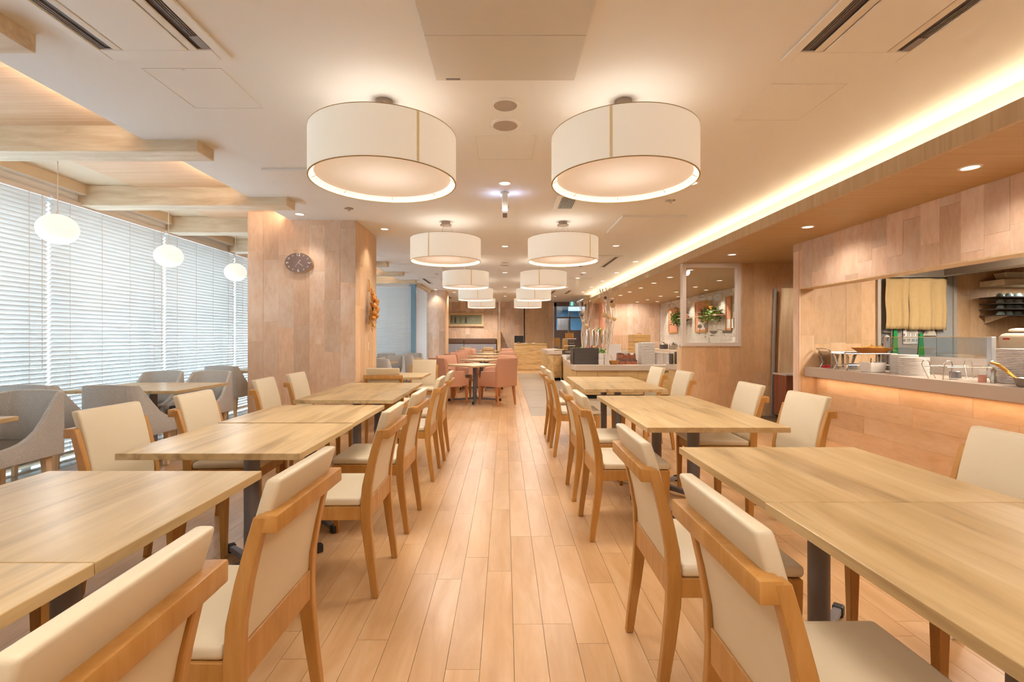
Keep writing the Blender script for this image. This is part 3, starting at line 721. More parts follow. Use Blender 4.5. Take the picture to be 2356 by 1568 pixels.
# ------------------------------------------------------------------ grey tub armchairs
def make_grey():
    t = thing('grey_armchair', 'x', 'armchair')
    # outline of the wrap: front of one arm, side, rounded corner, flat back
    half = [(0.25 - 0.055 * k, -0.24, z) for k, z in enumerate((0.460, 0.464, 0.472, 0.486, 0.512, 0.555, 0.63))]
    half += [(-0.15, -0.24, 0.735)] + [(-0.19 - 0.055 * math.sin(q), -0.185 - 0.055 * math.cos(q), 0.800 + 0.004 * k) for k, q in enumerate((0.0, 0.5, 1.0, 1.5))] + [(-0.248, -0.10, 0.815), (-0.25, 0.0, 0.815)]
    full = half + [(x, -y, z) for x, y, z in reversed(half[:-1])]
    path = [(x, y) for x, y, z in full]; top = [z for x, y, z in full]
    rings = []
    n = len(path)
    for i, ((x, y), zt) in enumerate(zip(path, top)):
        px, py = path[max(i - 1, 0)]; qx, qy = path[min(i + 1, n - 1)]
        tx, ty = qx - px, qy - py; l = math.hypot(tx, ty); nx, ny = -ty / l, tx / l      # inward normal
        th = 0.045
        lean = 0.045 * max(0, (zt - 0.5)) / 0.3
        ox, oy = (-lean if x < 0.05 else 0), 0
        kk = 1 - 0.15 * min(1, max(0, (zt - 0.5) / 0.3))
        rings.append([(x + 0.02 * (x < -0.1), y * 0.95, 0.345), (x + ox, y * kk, zt), (x + ox + nx * th * 0.8, y * kk + ny * th * 0.8, zt), (x + nx * th, y + ny * th, 0.345)])
    ob('shell', MB().loft(rings).mesh('shell', 0.006, 2, 60), 'grey_fabric', t)
    ob('seat_base', MB().box((-0.20, -0.19, 0.345), (0.25, 0.19, 0.41)).mesh('seat_base', 0.01, 2), 'grey_fabric', t)
    ob('seat_cushion', MB().box((-0.20, -0.183, 0.41), (0.25, 0.183, 0.455)).mesh('seat_cushion', 0.016, 3, 40), 'grey_seat', t)
    for sx, sy in ((-1, -1), (-1, 1), (1, -1), (1, 1)):
        x0, y0 = sx * 0.19, sy * 0.175
        f = MB().loft([[(x0 + (-0.02 if sx < 0 else 0) * (1 if z == 0 else 0) + a, y0 + b, z) for a, b in ((-h, -h), (h, -h), (h, h), (-h, h))] for z, h in ((0, 0.016), (0.35, 0.026))])
        ob('leg', f.mesh('leg', 0.003, 1), 'light_ash', t)
    return t
gr0 = make_grey(); gu = []
GR = [(-4.14, 4.43, 90, 'grey armchair from behind at the glossy window table, left one by the blinds'), (-3.42, 4.42, 90, 'grey armchair from behind at the glossy window table, right one with its side showing'),
      (-4.15, 5.58, -90, 'grey armchair facing us behind the glossy window table, left one'), (-3.57, 5.60, -90, 'grey armchair facing us behind the glossy window table, right one'),
      (-3.63, 3.42, -90, 'large grey armchair cut by the left frame edge'), (-4.13, 7.24, 90, 'grey armchair from behind just left of the clock pillar'),
      (-2.47, 9.50, 90, 'grey armchair past the pillar, nearest of the far group'), (-2.52, 10.62, -90, 'grey armchair past the pillar, second of the far group'),
      (-2.40, 11.52, 90, 'grey armchair past the pillar, third of the far group'), (-2.40, 12.36, -90, 'grey armchair in the far window corner, right one'), (-3.10, 12.36, -90, 'grey armchair in the far window corner, left one')]
for x, y, a, lb in GR: table(gr0, gu, x, y, R(a), lb, 'grey tub armchairs by the windows')

# ------------------------------------------------------------------ drum pendants
def make_drum():
    t = thing('drum_pendant', 'x', 'lamp')
    r, z0, z1 = 0.4475, 2.19, 2.475
    ob('shade', MB().lathe([(r, z0), (r, z1), (r - 0.006, z1), (r - 0.006, z0)], 72, cap=False).add([], []).mesh('shade', 0, smooth=50), 'shade_fabric', t)
    ob('shade_lining', MB().lathe([(r - 0.0065, z0 + 0.002), (r - 0.0065, z1 - 0.002)], 72, cap=False).mesh('shade_lining', 0, smooth=50), 'shade_inner', t)
    for z in (z0, z1): ob('rim', MB().lathe([(r + 0.001, z - 0.002), (r + 0.001, z + 0.002), (r - 0.007, z + 0.002), (r - 0.007, z - 0.002), (r + 0.001, z - 0.002)], 72, cap=False).mesh('rim'), 'shade_rim', t)
    ob('seam', MB().cbox((0.0, -r - 0.0002, (z0 + z1) / 2), (0.016, 0.0024, z1 - z0 - 0.008)), 'shade_seam', t)
    ob('diffuser', MB().lathe([(0.0, 0.0), (r - 0.035, 0.0), (r - 0.035, 0.004), (0.0, 0.004)], 64).mesh('diffuser'), 'diffuser_on', t, (0, 0, z0 + 0.030))
    sp = MB()
    for k in range(8):
        a = 2 * PI * (k + 0.3) / 8; sp.tube([((r - 0.036) * math.cos(a), (r - 0.036) * math.sin(a), z0 + 0.030), ((r - 0.004) * math.cos(a), (r - 0.004) * math.sin(a), z0 + 0.012)], 0.0018, 5)
    ob('spoke', sp, 'shade_rim', t)
    ob('canopy', MB().lathe([(0.0, 2.70), (0.055, 2.70), (0.055, 2.662), (0.074, 2.660), (0.074, 2.650), (0.0, 2.648)], 32).mesh('canopy', 0, smooth=40), 'brushed_nickel', t)
    for k in range(3):
        a = 2 * PI * k / 3 + 0.5
        ob('cable', MB().tube([(0.05 * math.cos(a), 0.05 * math.sin(a), 2.65), (0.16 * math.cos(a), 0.16 * math.sin(a), 2.44), ((r - 0.01) * math.cos(a), (r - 0.01) * math.sin(a), 2.40)], 0.0012, 5), 'brushed_nickel', t)
    ob('flex', MB().tube([(0, 0, 2.65), (-0.02, 0.0, 2.55), (-0.02, 0, 2.40)], 0.004, 6), 'cord_white', t)
    ob('bulb', MB().ball((0, 0, 2.33), 0.05, 12, 8).mesh('bulb', 0, smooth=60), 'globe_on', t)
    return t
dr0 = make_drum(); du = []
DLAB = ['nearest', 'second', 'third', 'fourth', 'fifth and farthest']
for n in (0, 1, 2, 3, 4, -1):
    for s, x in (('left', -0.756), ('right', 0.741)):
        y = 3.005 + 3.134 * n
        o = table(dr0, du, x, y, R((38 if s == 'left' else -22, -20, 18, 10, 0)[n] if s == 'left' else (-22, 40, -14, 0, 0)[n]), 'white drum pendant lamp in the %s row, %s' % (s, DLAB[n] + ' from the camera' if n >= 0 else 'above the camera and outside the frame'), 'white drum pendant lamps')
        light('POINT', 'drum_up_light', (x, y, 2.40), 1.3, LAMP, size=0.12)
        light('AREA', 'drum_down_light', (x, y, 2.212), 20, LAMP, (0, 0, 0), 0.80)

# globe pendants by the window
for i, (y, lb) in enumerate(((3.97, 'glowing white globe pendant nearest the camera by the blinds'), (5.28, 'glowing white globe pendant in the middle by the blinds'), (6.59, 'glowing white globe pendant beside the clock pillar'))):
    t = thing('globe_pendant', lb, 'lamp', (-3.70, y, 0), 0, 'globe pendants by the blinds')
    ob('globe', MB().lathe([(0.140 * math.sin(PI * k / 16), -0.124 * math.cos(PI * k / 16)) for k in range(17)], 32).mesh('globe', 0, smooth=60), 'globe_on', t, (0, 0, 2.115), (R(4), R(5), 0))
    ob('cord', MB().tube([(0, 0, 2.236), (0, 0, 2.806)], 0.0035, 6), 'cord_white', t)
    ob('cord_cap', MB().lathe([(0.012, 2.232), (0.008, 2.258), (0.0, 2.259)], 12), 'cord_white', t)
    light('POINT', 'globe_light', (-3.70, y, 1.72), 6, LAMP, size=0.1)

# ------------------------------------------------------------------ ceiling fittings
def ceil_pt(px, py, z=2.70): y = 1104 * (z - H) / (776 - py); return X_(px, y), y
dl_rim = MB().lathe([(0.050, -0.006), (0.062, -0.006), (0.066, 0.0), (0.050, 0.0), (0.050, -0.006)], 28, cap=False).mesh('trim_ring', 0, smooth=40)
dl_disc = MB().lathe([(0, -0.002), (0.052, -0.002), (0.052, 0.012), (0, 0.012)], 28).mesh('lens')
def downlight(x, y, z, label, power, spot=95, col=WARM, aim=(0, 0, 0)):
    t = thing('downlight', label, 'downlight', (x, y, z - 0.0), 0, 'recessed downlights')
    ob('trim_ring', dl_rim, 'downlight_trim', t); ob('lens', dl_disc, 'downlight_on', t)
    if power: light('SPOT', 'downlight_beam', (x, y, z - 0.03), power, col, aim, 0.05, spot=spot, blend=0.7)
K = 0
for i, y in enumerate((1.46, 4.60, 7.78, 10.92, 14.06, 17.2)):
    downlight(0, y, 2.70, ['downlight above the camera', 'bright downlight in the ceiling centre line, nearest in view', 'downlight in the ceiling centre line between the second lamps', 'downlight in the ceiling centre line, third in view',
        'downlight in the ceiling centre line, fourth in view', 'downlight in the ceiling centre line, farthest'][i], (14, 15, 17, 20, 30, 46)[i], 140)
for i, (x, y) in enumerate(((-2.46, 5.75), (-1.64, 6.54), (1.79, 4.60), (1.79, 7.74), (2.54, 9.34), (1.80, 10.95), (2.55, 10.95), (1.80, 11.9), (2.55, 12.55), (1.8, 14.1), (2.54, 14.1), (-2.14, 14.85), (-1.66, 15.7), (2.54, 15.6), (1.8, 17.2), (-1.6, 18.6), (-0.7, 18.9))):
    lb = ['downlight washing the front of the clock pillar', 'downlight grazing the aisle side of the clock pillar', 'downlight half hidden by the nearest right drum lamp', 'downlight right of the second right drum lamp', 'downlight in the ceiling near the cove, nearest of its row',
      'downlight over the right side, third along', 'downlight near the cove, second of its row', 'downlight over the right side, fourth along', 'downlight near the cove, third of its row', 'downlight over the right side, fifth along', 'downlight near the cove, fourth of its row',
      'downlight at the front of the far timber pillar', 'downlight grazing the side of the far timber pillar', 'downlight near the cove, farthest of its row', 'downlight over the entrance side', 'downlight over the framed tree picture, left', 'downlight over the framed tree picture, right'][i]
    downlight(x, y, 2.70, lb, (18, 22, 12, 16, 14, 18, 14, 18, 16, 24, 20, 16, 34, 30, 56, 100, 100)[i], 95 if i in (0, 1, 4, 6, 8, 10, 11, 13) else 140)
SOF = [(3.2, 1.6, 'soffit downlight beside the camera'), (3.2, 3.30, 'soffit downlight nearest the right frame edge'), (3.2, 5.07, 'soffit downlight second from the right frame edge'), (3.2, 6.76, 'soffit downlight above the white framed window')] + \
      [(3.2, 8.3 + k, 'buffet downlight in the row by the cove, %s from the window' % NTH[k]) for k in range(8)] + \
      [(4.4, 8.6 + 1.24 * k, 'buffet downlight in the row by the brick wall, %s from the window' % NTH[k]) for k in range(6)] + \
      [(4.95, 9.9 + 1.9 * k, 'spotlight washing the white brick wall, %s from the window' % NTH[k]) for k in range(4)]
SOF += [(4.45, 6.85, 'added unseen downlight that brightens the recess beside the kitchen')]  # extra lamp out of sight, put in to brighten the recess
SOF += [(3.55, 15.75, 'bright spotlight washing the buffet back wall, left one'), (4.35, 15.75, 'bright spotlight washing the buffet back wall, right one')]
for x, y, lb in SOF:
    downlight(x, y, 2.39, lb, 40 if y > 7 else 22, 145 if x < 4.9 else 80, aim=(R(30), 0, 0) if y == 15.75 else (0, R(-22), 0) if x > 4.9 else ((R(24), 0, 0) if y == 6.76 else ((0, R(-6), 0) if y < 7 else (0, 0, 0))))

def cassette(x0, x1, y0, y1, label, flip):
    t = thing('air_conditioner', label, 'air conditioner', ((x0 + x1) / 2, (y0 + y1) / 2, 2.70), 0, 'two-way ceiling air conditioners')
    w_, d_ = x1 - x0, y1 - y0
    fr = MB()
    b = 0.055
    fr.box((-w_ / 2, -d_ / 2, -0.014), (-w_ / 2 + b, d_ / 2, 0)).box((w_ / 2 - b, -d_ / 2, -0.014), (w_ / 2, d_ / 2, 0)).box((-w_ / 2 + b, -d_ / 2, -0.014), (w_ / 2 - b, -d_ / 2 + 0.09, 0)).box((-w_ / 2 + b, d_ / 2 - 0.09, -0.014), (w_ / 2 - b, d_ / 2, 0))
    ob('frame', fr.mesh('frame', 0.004, 1), 'panel_white', t)
    ob('center_plate', MB().box((-w_ * 0.24, -d_ / 2 + 0.09, -0.016), (w_ * 0.24, d_ / 2 - 0.09, -0.004)).mesh('center_plate', 0.003, 1), 'panel_white', t)
    ob('cavity', MB().box((-w_ / 2 + b, -d_ / 2 + 0.09, -0.0035), (w_ / 2 - b, d_ / 2 - 0.09, -0.0005)), 'grille_dark', t)
    for s in (-1, 1):
        x = s * (w_ / 2 - b - 0.022)
        for k in range(3):
            ob('louvre', MB().box((x - 0.016 + k * 0.012, -d_ / 2 + 0.10, -0.010), (x - 0.012 + k * 0.012, d_ / 2 - 0.10, -0.003)), 'grille_mid', t)
        xv = s * (w_ * 0.24 + 0.028)
        ob('vane', MB().box((xv - 0.022, -d_ / 2 + 0.09, -0.014), (xv + 0.022, d_ / 2 - 0.09, -0.006)).mesh('vane', 0.005, 2), 'vane_cream', t)
    ob('indicator', MB().box((flip * (w_ / 2 - b - 0.045), d_ / 2 - 0.20, -0.012), (flip * (w_ / 2 - b - 0.002), d_ / 2 - 0.095, -0.003)), 'grille_mid', t)
    return t
cassette(-2.126, -1.442, 1.10, 2.54, 'two-way air conditioner in the upper left corner of the ceiling', 1)
cassette(1.465, 2.134, 1.10, 2.557, 'two-way air conditioner in the upper right corner of the ceiling', 1)
cassette(1.465, 2.134, 8.65, 10.1, 'two-way air conditioner behind the second right drum lamp', 1)
cassette(1.465, 2.134, 14.9, 16.3, 'two-way air conditioner before the exit sign', 1)
cassette(-2.126, -1.45, 11.84, 13.2, 'two-way air conditioner above the far window corner', 1)
cassette(-2.126, -1.45, 17.0, 18.3, 'two-way air conditioner above the bench', 1)
def hatch(x0, x1, y0, y1, label):
    t = thing('access_hatch', label, 'hatch', ((x0 + x1) / 2, (y0 + y1) / 2, 2.70), 0, 'ceiling access hatches')
    w_, d_ = x1 - x0, y1 - y0; e = 0.004
    ob('hatch_frame', MB().box((-w_ / 2, -d_ / 2, -0.003), (-w_ / 2 + e, d_ / 2, 0.001)).box((w_ / 2 - e, -d_ / 2, -0.003), (w_ / 2, d_ / 2, 0.001)).box((-w_ / 2, -d_ / 2, -0.003), (w_ / 2, -d_ / 2 + e, 0.001)).box((-w_ / 2, d_ / 2 - e, -0.003), (w_ / 2, d_ / 2, 0.001)), 'panel_white', t)
    ob('hatch_lid', MB().box((-w_ / 2 + 0.006, -d_ / 2 + 0.006, -0.0015), (w_ / 2 - 0.006, d_ / 2 - 0.006, 0.001)), 'ceiling_white', t)
    ob('latch', MB().lathe([(0, -0.005), (0.008, -0.005), (0.008, 0), (0, 0)], 12, (0, -d_ / 2 + 0.012, 0)), 'panel_white', t)
hatch(-2.0, -1.56, 2.64, 3.10, 'square ceiling hatch left of the nearest left drum lamp')
hatch(1.558, 2.0, 2.80, 3.27, 'square ceiling hatch below the upper right air conditioner')
hatch(-0.22, 0.23, 3.52, 3.99, 'square ceiling hatch between the two nearest drum lamps')
def raised(x0, x1, y0, y1, label, th=0.027, seam=None):
    t = thing('ceiling_panel', label, 'panel', ((x0 + x1) / 2, (y0 + y1) / 2, 2.70), 0)
    w_, d_ = x1 - x0, y1 - y0
    ys = [-d_ / 2] + ([seam - (y0 + y1) / 2] if seam else []) + [d_ / 2]
    for a, b in zip(ys[:-1], ys[1:]):
        ob('panel_leaf', MB().box((-w_ / 2, a + 0.001, -th), (w_ / 2, b - 0.001, 0)).mesh('panel_leaf', 0.002, 1), 'panel_shaded' if seam else 'panel_white', t)
    return t
cp = raised(-0.39, 0.395, 1.45, 2.73, 'flat panel unit with shade put into its colour in the ceiling at the top centre of the frame', 0.020, 2.32)
ob('maker_plate', MB().box((-0.335, 0.615, -0.0215), (-0.255, 0.632, -0.0195)), 'grille_mid', cp)
raised(-2.13, -1.35, 4.19, 5.02, 'slightly lowered square ceiling panel left of the nearest drum lamps')
raised(1.42, 2.20, 5.80, 6.70, 'slightly lowered square ceiling panel by the cove behind the right drum lamp')
raised(-2.13, -1.35, 9.6, 10.5, 'slightly lowered square ceiling panel past the clock pillar')
raised(1.42, 2.15, 11.9, 12.8, 'slightly lowered square ceiling panel far along by the cove')
for i, (x, y, r, lb) in enumerate(((0.003, 3.05, 0.093, 'round ceiling speaker nearer the camera'), (0.003, 3.34, 0.106, 'round ceiling speaker just behind the first one'), (0, 9.45, 0.09, 'small far round ceiling speaker, nearer one'), (0, 9.8, 0.10, 'small far round ceiling speaker, farther one'), (0, 15.9, 0.10, 'round ceiling speaker between the farthest drum lamps'))):
    t = thing('ceiling_speaker', lb, 'speaker', (x, y, 2.70), 0, 'round ceiling speakers')
    ob('trim_ring', MB().lathe([(r * 0.80, -0.010), (r * 0.95, -0.008), (r, 0), (r * 0.80, 0), (r * 0.80, -0.010)], 36, cap=False).mesh('trim_ring', 0, smooth=40), 'panel_white', t)
    ob('grille', MB().lathe([(0, -0.007), (r * 0.80, -0.007), (r * 0.80, 0.0), (0, 0.0)], 36).mesh('grille'), 'speaker_mesh', t)
for x, y, lb in ((-1.79, 5.5, 'fire sprinkler left of the left drum lamps'), (1.79, 5.19, 'fire sprinkler right of the right drum lamp'), (0.0, 5.45, 'fire sprinkler behind the hanging exit sign'), (-1.6, 11.2, 'far fire sprinkler above the window corner'), (1.79, 11.3, 'far fire sprinkler on the right')):
    t = thing('sprinkler', lb, 'sprinkler', (x, y, 2.70), 0, 'ceiling sprinklers')
    ob('escutcheon', MB().lathe([(0, -0.004), (0.030, -0.006), (0.052, -0.004), (0.055, 0), (0, 0)], 24).mesh('escutcheon', 0, smooth=40), 'stainless', t)
    ob('head', MB().lathe([(0, -0.028), (0.014, -0.028), (0.014, -0.025), (0.005, -0.022), (0.008, -0.004), (0, -0.004)], 12), 'stainless', t)
# narrow one-way unit half hidden by the right lamp
t = thing('ceiling_vent', 'small ceiling vent with dark slats below the nearest right drum lamp', 'vent', (0.80, 5.24, 2.70))
ob('frame', MB().box((-0.26, -0.26, -0.014), (0.26, 0.26, -0.002)).mesh('frame', 0.004, 1), 'panel_white', t)
ob('cavity', MB().box((-0.20, -0.22, -0.0155), (-0.04, 0.22, -0.0135)), 'black_void', t)
for k in range(9): ob('slat', MB().cbox((-0.20 + 0.018 * (k + 0.5), 0, -0.018), (0.005, 0.44, 0.006)), 'panel_white', t)
# exit sign hanging edge-on over the aisle
t = thing('exit_sign', 'exit sign seen edge-on hanging over the aisle with a bluish glow', 'sign', (0, 4.93, 2.70))
ob('bracket', MB().cbox((0, 0, -0.01), (0.09, 0.12, 0.02)), 'panel_white', t)
ob('housing', MB().box((-0.027, -0.10, -0.215), (0.027, 0.10, -0.02)).mesh('housing', 0.004, 1), 'panel_white', t)
ob('foot_bar', MB().cbox((0, 0, -0.22), (0.045, 0.19, 0.012)), 'grille_mid', t)
for s in (-1, 1): ob('face', MB().cbox((s * 0.028, 0, -0.115), (0.002, 0.18, 0.17)), 'sign_side', t)
for s in (-1, 1): light('POINT', 'sign_glow', (s * 0.10, 4.93, 2.60), 0.5, (0.5, 0.65, 1.0), size=0.03)
# green exit sign by the entrance
t = thing('exit_sign', 'green and white exit sign hanging before the glass entrance', 'sign', (X_(1316, 19.0), 19.0, 2.70))
ob('housing', MB().box((-0.09, 0.0, -0.23), (0.09, 0.04, -0.06)).mesh('housing', 0.003, 1), 'panel_white', t)
ob('bracket', MB().cbox((0, 0.02, -0.03), (0.03, 0.03, 0.06)), 'panel_white', t)
ob('face', MB().box((-0.085, -0.004, -0.225), (0.085, 0.0, -0.065)), 'sign_green', t)
ob('pictogram', MB().box((-0.035, -0.006, -0.21), (0.035, -0.004, -0.08)), 'sign_white', t)
rn = MB()
rn.lathe([(0, -0.0), (0.010, 0.0)], 10, (0, 0, 0)) if False else None
rn.box((-0.006, -0.008, -0.112), (0.010, -0.006, -0.096)).box((-0.010, -0.008, -0.150), (0.010, -0.006, -0.116)).box((0.010, -0.008, -0.135), (0.024, -0.006, -0.126)).box((-0.024, -0.008, -0.146), (-0.010, -0.006, -0.137)).box((-0.020, -0.008, -0.192), (-0.004, -0.006, -0.150)).box((0.002, -0.008, -0.180), (0.018, -0.006, -0.150))
ob('running_figure', rn, 'sign_green', t)

# ------------------------------------------------------------------ clock pillar dressing
t = thing('wall_clock', 'oval dark wall clock with white numerals on the timber pillar', 'clock', (-2.59, 6.045, 2.157))
rw, rh = 0.178, 0.131
ob('case', MB().loft([[(rw * k * math.cos(2 * PI * i / 48), y, rh * k * math.sin(2 * PI * i / 48)) for i in range(48)] for y, k in ((0.0, 1.0), (-0.022, 1.0), (-0.030, 0.965))]).mesh('case', 0, smooth=40), 'clock_rim', t)
ob('dial', MB().loft([[(rw * 0.955 * math.cos(2 * PI * i / 48), y, rh * 0.955 * math.sin(2 * PI * i / 48)) for i in range(48)] for y in (-0.028, -0.031)]).mesh('dial'), 'clock_face', t)
for k in range(1, 13):
    a = R(90 - 30 * k); rr = 0.76
    rot = {9: 90, 10: 60, 11: 25, 12: 0, 1: -25, 2: -50, 3: -90, 4: -40, 5: -15, 6: 0, 7: 15, 8: 40}[k]
    me = text_mesh(str(k), 0.052 if k in (12, 3, 6, 9) else 0.032)
    o = ob('numeral', me, 'clock_mark', t, (rw * rr * math.cos(a), -0.0325, rh * rr * math.sin(a)), (R(90), 0, 0))
    o.rotation_euler = (Matrix.Rotation(R(90), 3, 'X') @ Matrix.Rotation(R(rot), 3, 'Z')).to_euler()
for a, l, wd_ in ((R(90 - 38), 0.045, 0.004), (R(90 - 125), 0.075, 0.003), (R(90 - 220), 0.06, 0.0018)):
    ob('hand', MB().box((-wd_ / 2, -0.0345, 0), (wd_ / 2, -0.0335, l)), 'clock_mark', t, (0, 0, 0), (0, a * 0 + (PI / 2 - a), 0))
# braided onions on the side of the pillar
t = thing('onion_braid', 'hanging braid of onions, garlic and dried chillies on the pillar side', 'onion braid', (-1.86, 6.55, 1.55))
ob('hook', MB().tube([(-0.022, 0, 0.47), (0.0, 0, 0.47), (0.012, 0, 0.455), (0.0, 0, 0.445)], 0.004, 6), 'cord_white', t)
ob('rope', MB().tube([(0.0, 0.0, 0.46), (0.01, 0.01, 0.40), (0.015, 0.0, 0.30)], [0.006, 0.012, 0.02], 8), 'raffia', t)
rb = random.Random(3)
for k in range(13):
    z = 0.33 - 0.033 * k; r = 0.016 + 0.022 * min(1, k / 5)
    c = (0.045 + 0.05 * min(1, k / 4) + rb.uniform(-0.02, 0.015), rb.uniform(-0.09, 0.09), z)
    o = ob('onion', MB().lathe([(r * math.sin(PI * q / 8), -r * 0.92 * math.cos(PI * q / 8)) for q in range(8)] + [(0.003, r * 1.25)], 14, c).mesh('onion', 0, smooth=60), 'onion', t)
for k in range(16):
    z = 0.05 - 0.03 * (k // 2); c = (0.03 + 0.04 * (k % 2), rb.uniform(-0.10, 0.10), z)
    ob('garlic', MB().ball(c, 0.024, 10, 7, 0.95).mesh('garlic', 0, smooth=60), 'garlic', t)
for k in range(5):
    y = -0.05 + 0.022 * k
    ob('chilli', MB().tube([(0.05, y, 0.14), (0.065, y - 0.01, 0.08), (0.055, y - 0.02, 0.0)], [0.009, 0.010, 0.002], 7), 'chili', t)
rf = MB()
for k in range(90):
    y = rb.uniform(-0.11, 0.11); z = rb.uniform(-0.18, 0.27)
    rf.tube([(0.02, y * 0.4, z + 0.05), (0.06, y, z), (0.03 + rb.uniform(0, .06), y * 1.3, z - 0.09)], 0.0025, 4)
o = ob('raffia', rf, 'raffia', t); o['kind'] = 'stuff'
tag(ob('light_switch', MB().box((-0.006, -0.035, -0.058), (0.0, 0.035, 0.058)).mesh('light_switch', 0.002, 1), 'beige_paint', None, (-1.878, 6.60, 1.10)), 'small switch plate on the aisle side of the clock pillar', 'switch')

# ------------------------------------------------------------------ bench corner and reception
t = thing('bench', 'banquette bench with brown leather band along the back wall', 'bench', (-1.35, 19.6, 0))
ob('seat', MB().box((-1.0, -0.35, 0.10), (1.0, 0.25, 0.44)).mesh('seat', 0.02, 2), 'bench_fabric', t)
for a, b in ((-1.0, -0.36), (-0.345, 1.0)):
    q = ob('back_cushion', MB().box((a, 0.22, 0.44), (b, 0.39, 0.965)).mesh('back_cushion', 0.02, 2), 'bench_fabric', t)
    ob('head_band', MB().box((a, 0.20, 0.965), (b, 0.39, 1.18)).mesh('head_band', 0.03, 3), 'brown_leather', q)
t = thing('picture', 'wide framed picture of dark fir trees above the bench', 'picture', (X_(1072, 19.97), 19.97, Z_(735, 19.97)))
w_, h_ = 1.50, 0.56
ob('backing', MB().box((-w_ / 2 + 0.06, -0.03, -h_ / 2 + 0.06), (w_ / 2 - 0.06, -0.01, h_ / 2 - 0.06)), 'art_green', t)
for a, b in (((-w_ / 2, -0.06, h_ / 2 - 0.09), (w_ / 2, 0.0, h_ / 2)), ((-w_ / 2, -0.06, -h_ / 2), (w_ / 2, 0.0, -h_ / 2 + 0.09)), ((-w_ / 2, -0.06, -h_ / 2 + 0.09), (-w_ / 2 + 0.09, 0, h_ / 2 - 0.09)), ((w_ / 2 - 0.09, -0.06, -h_ / 2 + 0.09), (w_ / 2, 0, h_ / 2 - 0.09))):
    ob('frame_side', MB().box(a, b).mesh('frame_side', 0.005, 1), 'light_ash', t)
for k, (x, mm) in enumerate(((-0.60, 'art_mid'), (-0.44, 'art_dark'), (-0.22, 'art_mid'), (0.0, 'art_dark'))):
    mb = MB()
    for q in range(4):
        zz = -0.14 + q * 0.065; hw = 0.06 - q * 0.012
        mb.loft([[(x - hw, -0.0325, zz), (x + hw, -0.0325, zz), (x, -0.0325, zz + 0.12)], [(x - hw, -0.031, zz), (x + hw, -0.031, zz), (x, -0.031, zz + 0.12)]])
    ob('painted_tree', mb, mm, t)
mb = MB()
for k in range(16):
    x, z = 0.50 + rb.uniform(-.09, .10), rb.uniform(-.15, .12); s = 0.022
    mb.loft([[(x - s, y, z), (x, y, z - s * .6), (x + s, y, z), (x, y, z + s * .6)] for y in (-0.0325, -0.031)])
ob('painted_leaves', mb, 'art_mid', t)
ob('painted_line', MB().box((0.17, -0.0325, 0.045), (0.32, -0.031, 0.052)).box((0.27, -0.0325, 0.018), (0.37, -0.031, 0.025)), 'paper', t)
# partition beside the bench
struct(ob('wall_screen', MB().box((-0.295, 18.6, 0), (-0.165, 20.0, 1.48)).mesh('wall_screen', 0.004, 1), 'light_ash'))
struct(ob('trim_8', MB().box((-0.265, 18.9, 1.48), (-0.175, 18.99, 2.70)), 'frame_white'))
# reception desk
DY = 17.7
t = thing('reception_desk', 'knotty oak reception desk at the end of the aisle', 'desk', ((X_(1183, DY) + X_(1258, DY)) / 2, DY, 0))
dw = X_(1258, DY) - X_(1183, DY)
nb_ = 5
for k in range(nb_):
    z0 = 0.05 + 0.90 * k / nb_; z1 = 0.05 + 0.90 * (k + 1) / nb_
    ob('board', MB().box((-dw / 2, 0.0, z0 + 0.002), (dw / 2, 0.025, z1 - 0.002)), 'buffet_oak', t)
ob('body', MB().box((-dw / 2 + 0.01, 0.02, 0.0), (dw / 2 - 0.01, 0.6, 0.955)), 'buffet_oak', t)
ob('desk_top', MB().box((-dw / 2 - 0.01, -0.015, 0.955), (dw / 2 + 0.01, 0.62, 0.995)).mesh('desk_top', 0.003, 1), 'buffet_oak', t)
t = thing('monitor', 'black monitor on the reception desk', 'monitor', (X_(1194, DY + 0.3), DY + 0.3, 0.995))
ob('screen', MB().box((-0.17, -0.015, 0.03), (0.17, 0.015, 0.29)).mesh('screen', 0.004, 1), 'black_void', t)
ob('stand', MB().box((-0.04, -0.01, 0.0), (0.04, 0.04, 0.05)).box((-0.08, -0.05, 0.0), (0.08, 0.07, 0.01)), 'black_void', t)
tag(ob('card_reader', MB().box((-0.05, -0.04, 0), (0.05, 0.04, 0.055)).mesh('card_reader', 0.006, 1), 'grille_mid', None, (X_(1193, DY + 0.1), DY + 0.1, 0.995)), 'small grey payment terminal in front of the monitor', 'terminal')
tag(ob('paper_tray', MB().box((-0.07, -0.05, 0), (0.07, 0.05, 0.012)).box((-0.065, -0.045, 0.016), (0.06, 0.05, 0.03)).mesh('paper_tray'), 'paper', None, (X_(1209, DY + 0.2), DY + 0.2, 0.995)), 'white paper tray on the reception desk', 'tray')
tag(ob('leaflet_stack', MB().box((-0.06, -0.04, 0), (0.05, 0.04, 0.02)).box((-0.04, -0.05, 0.02), (0.07, 0.03, 0.035)).mesh('leaflet_stack'), 'paper', None, (X_(1227, DY + 0.2), DY + 0.2, 0.995)), 'pile of white leaflets on the right of the reception desk', 'leaflets')

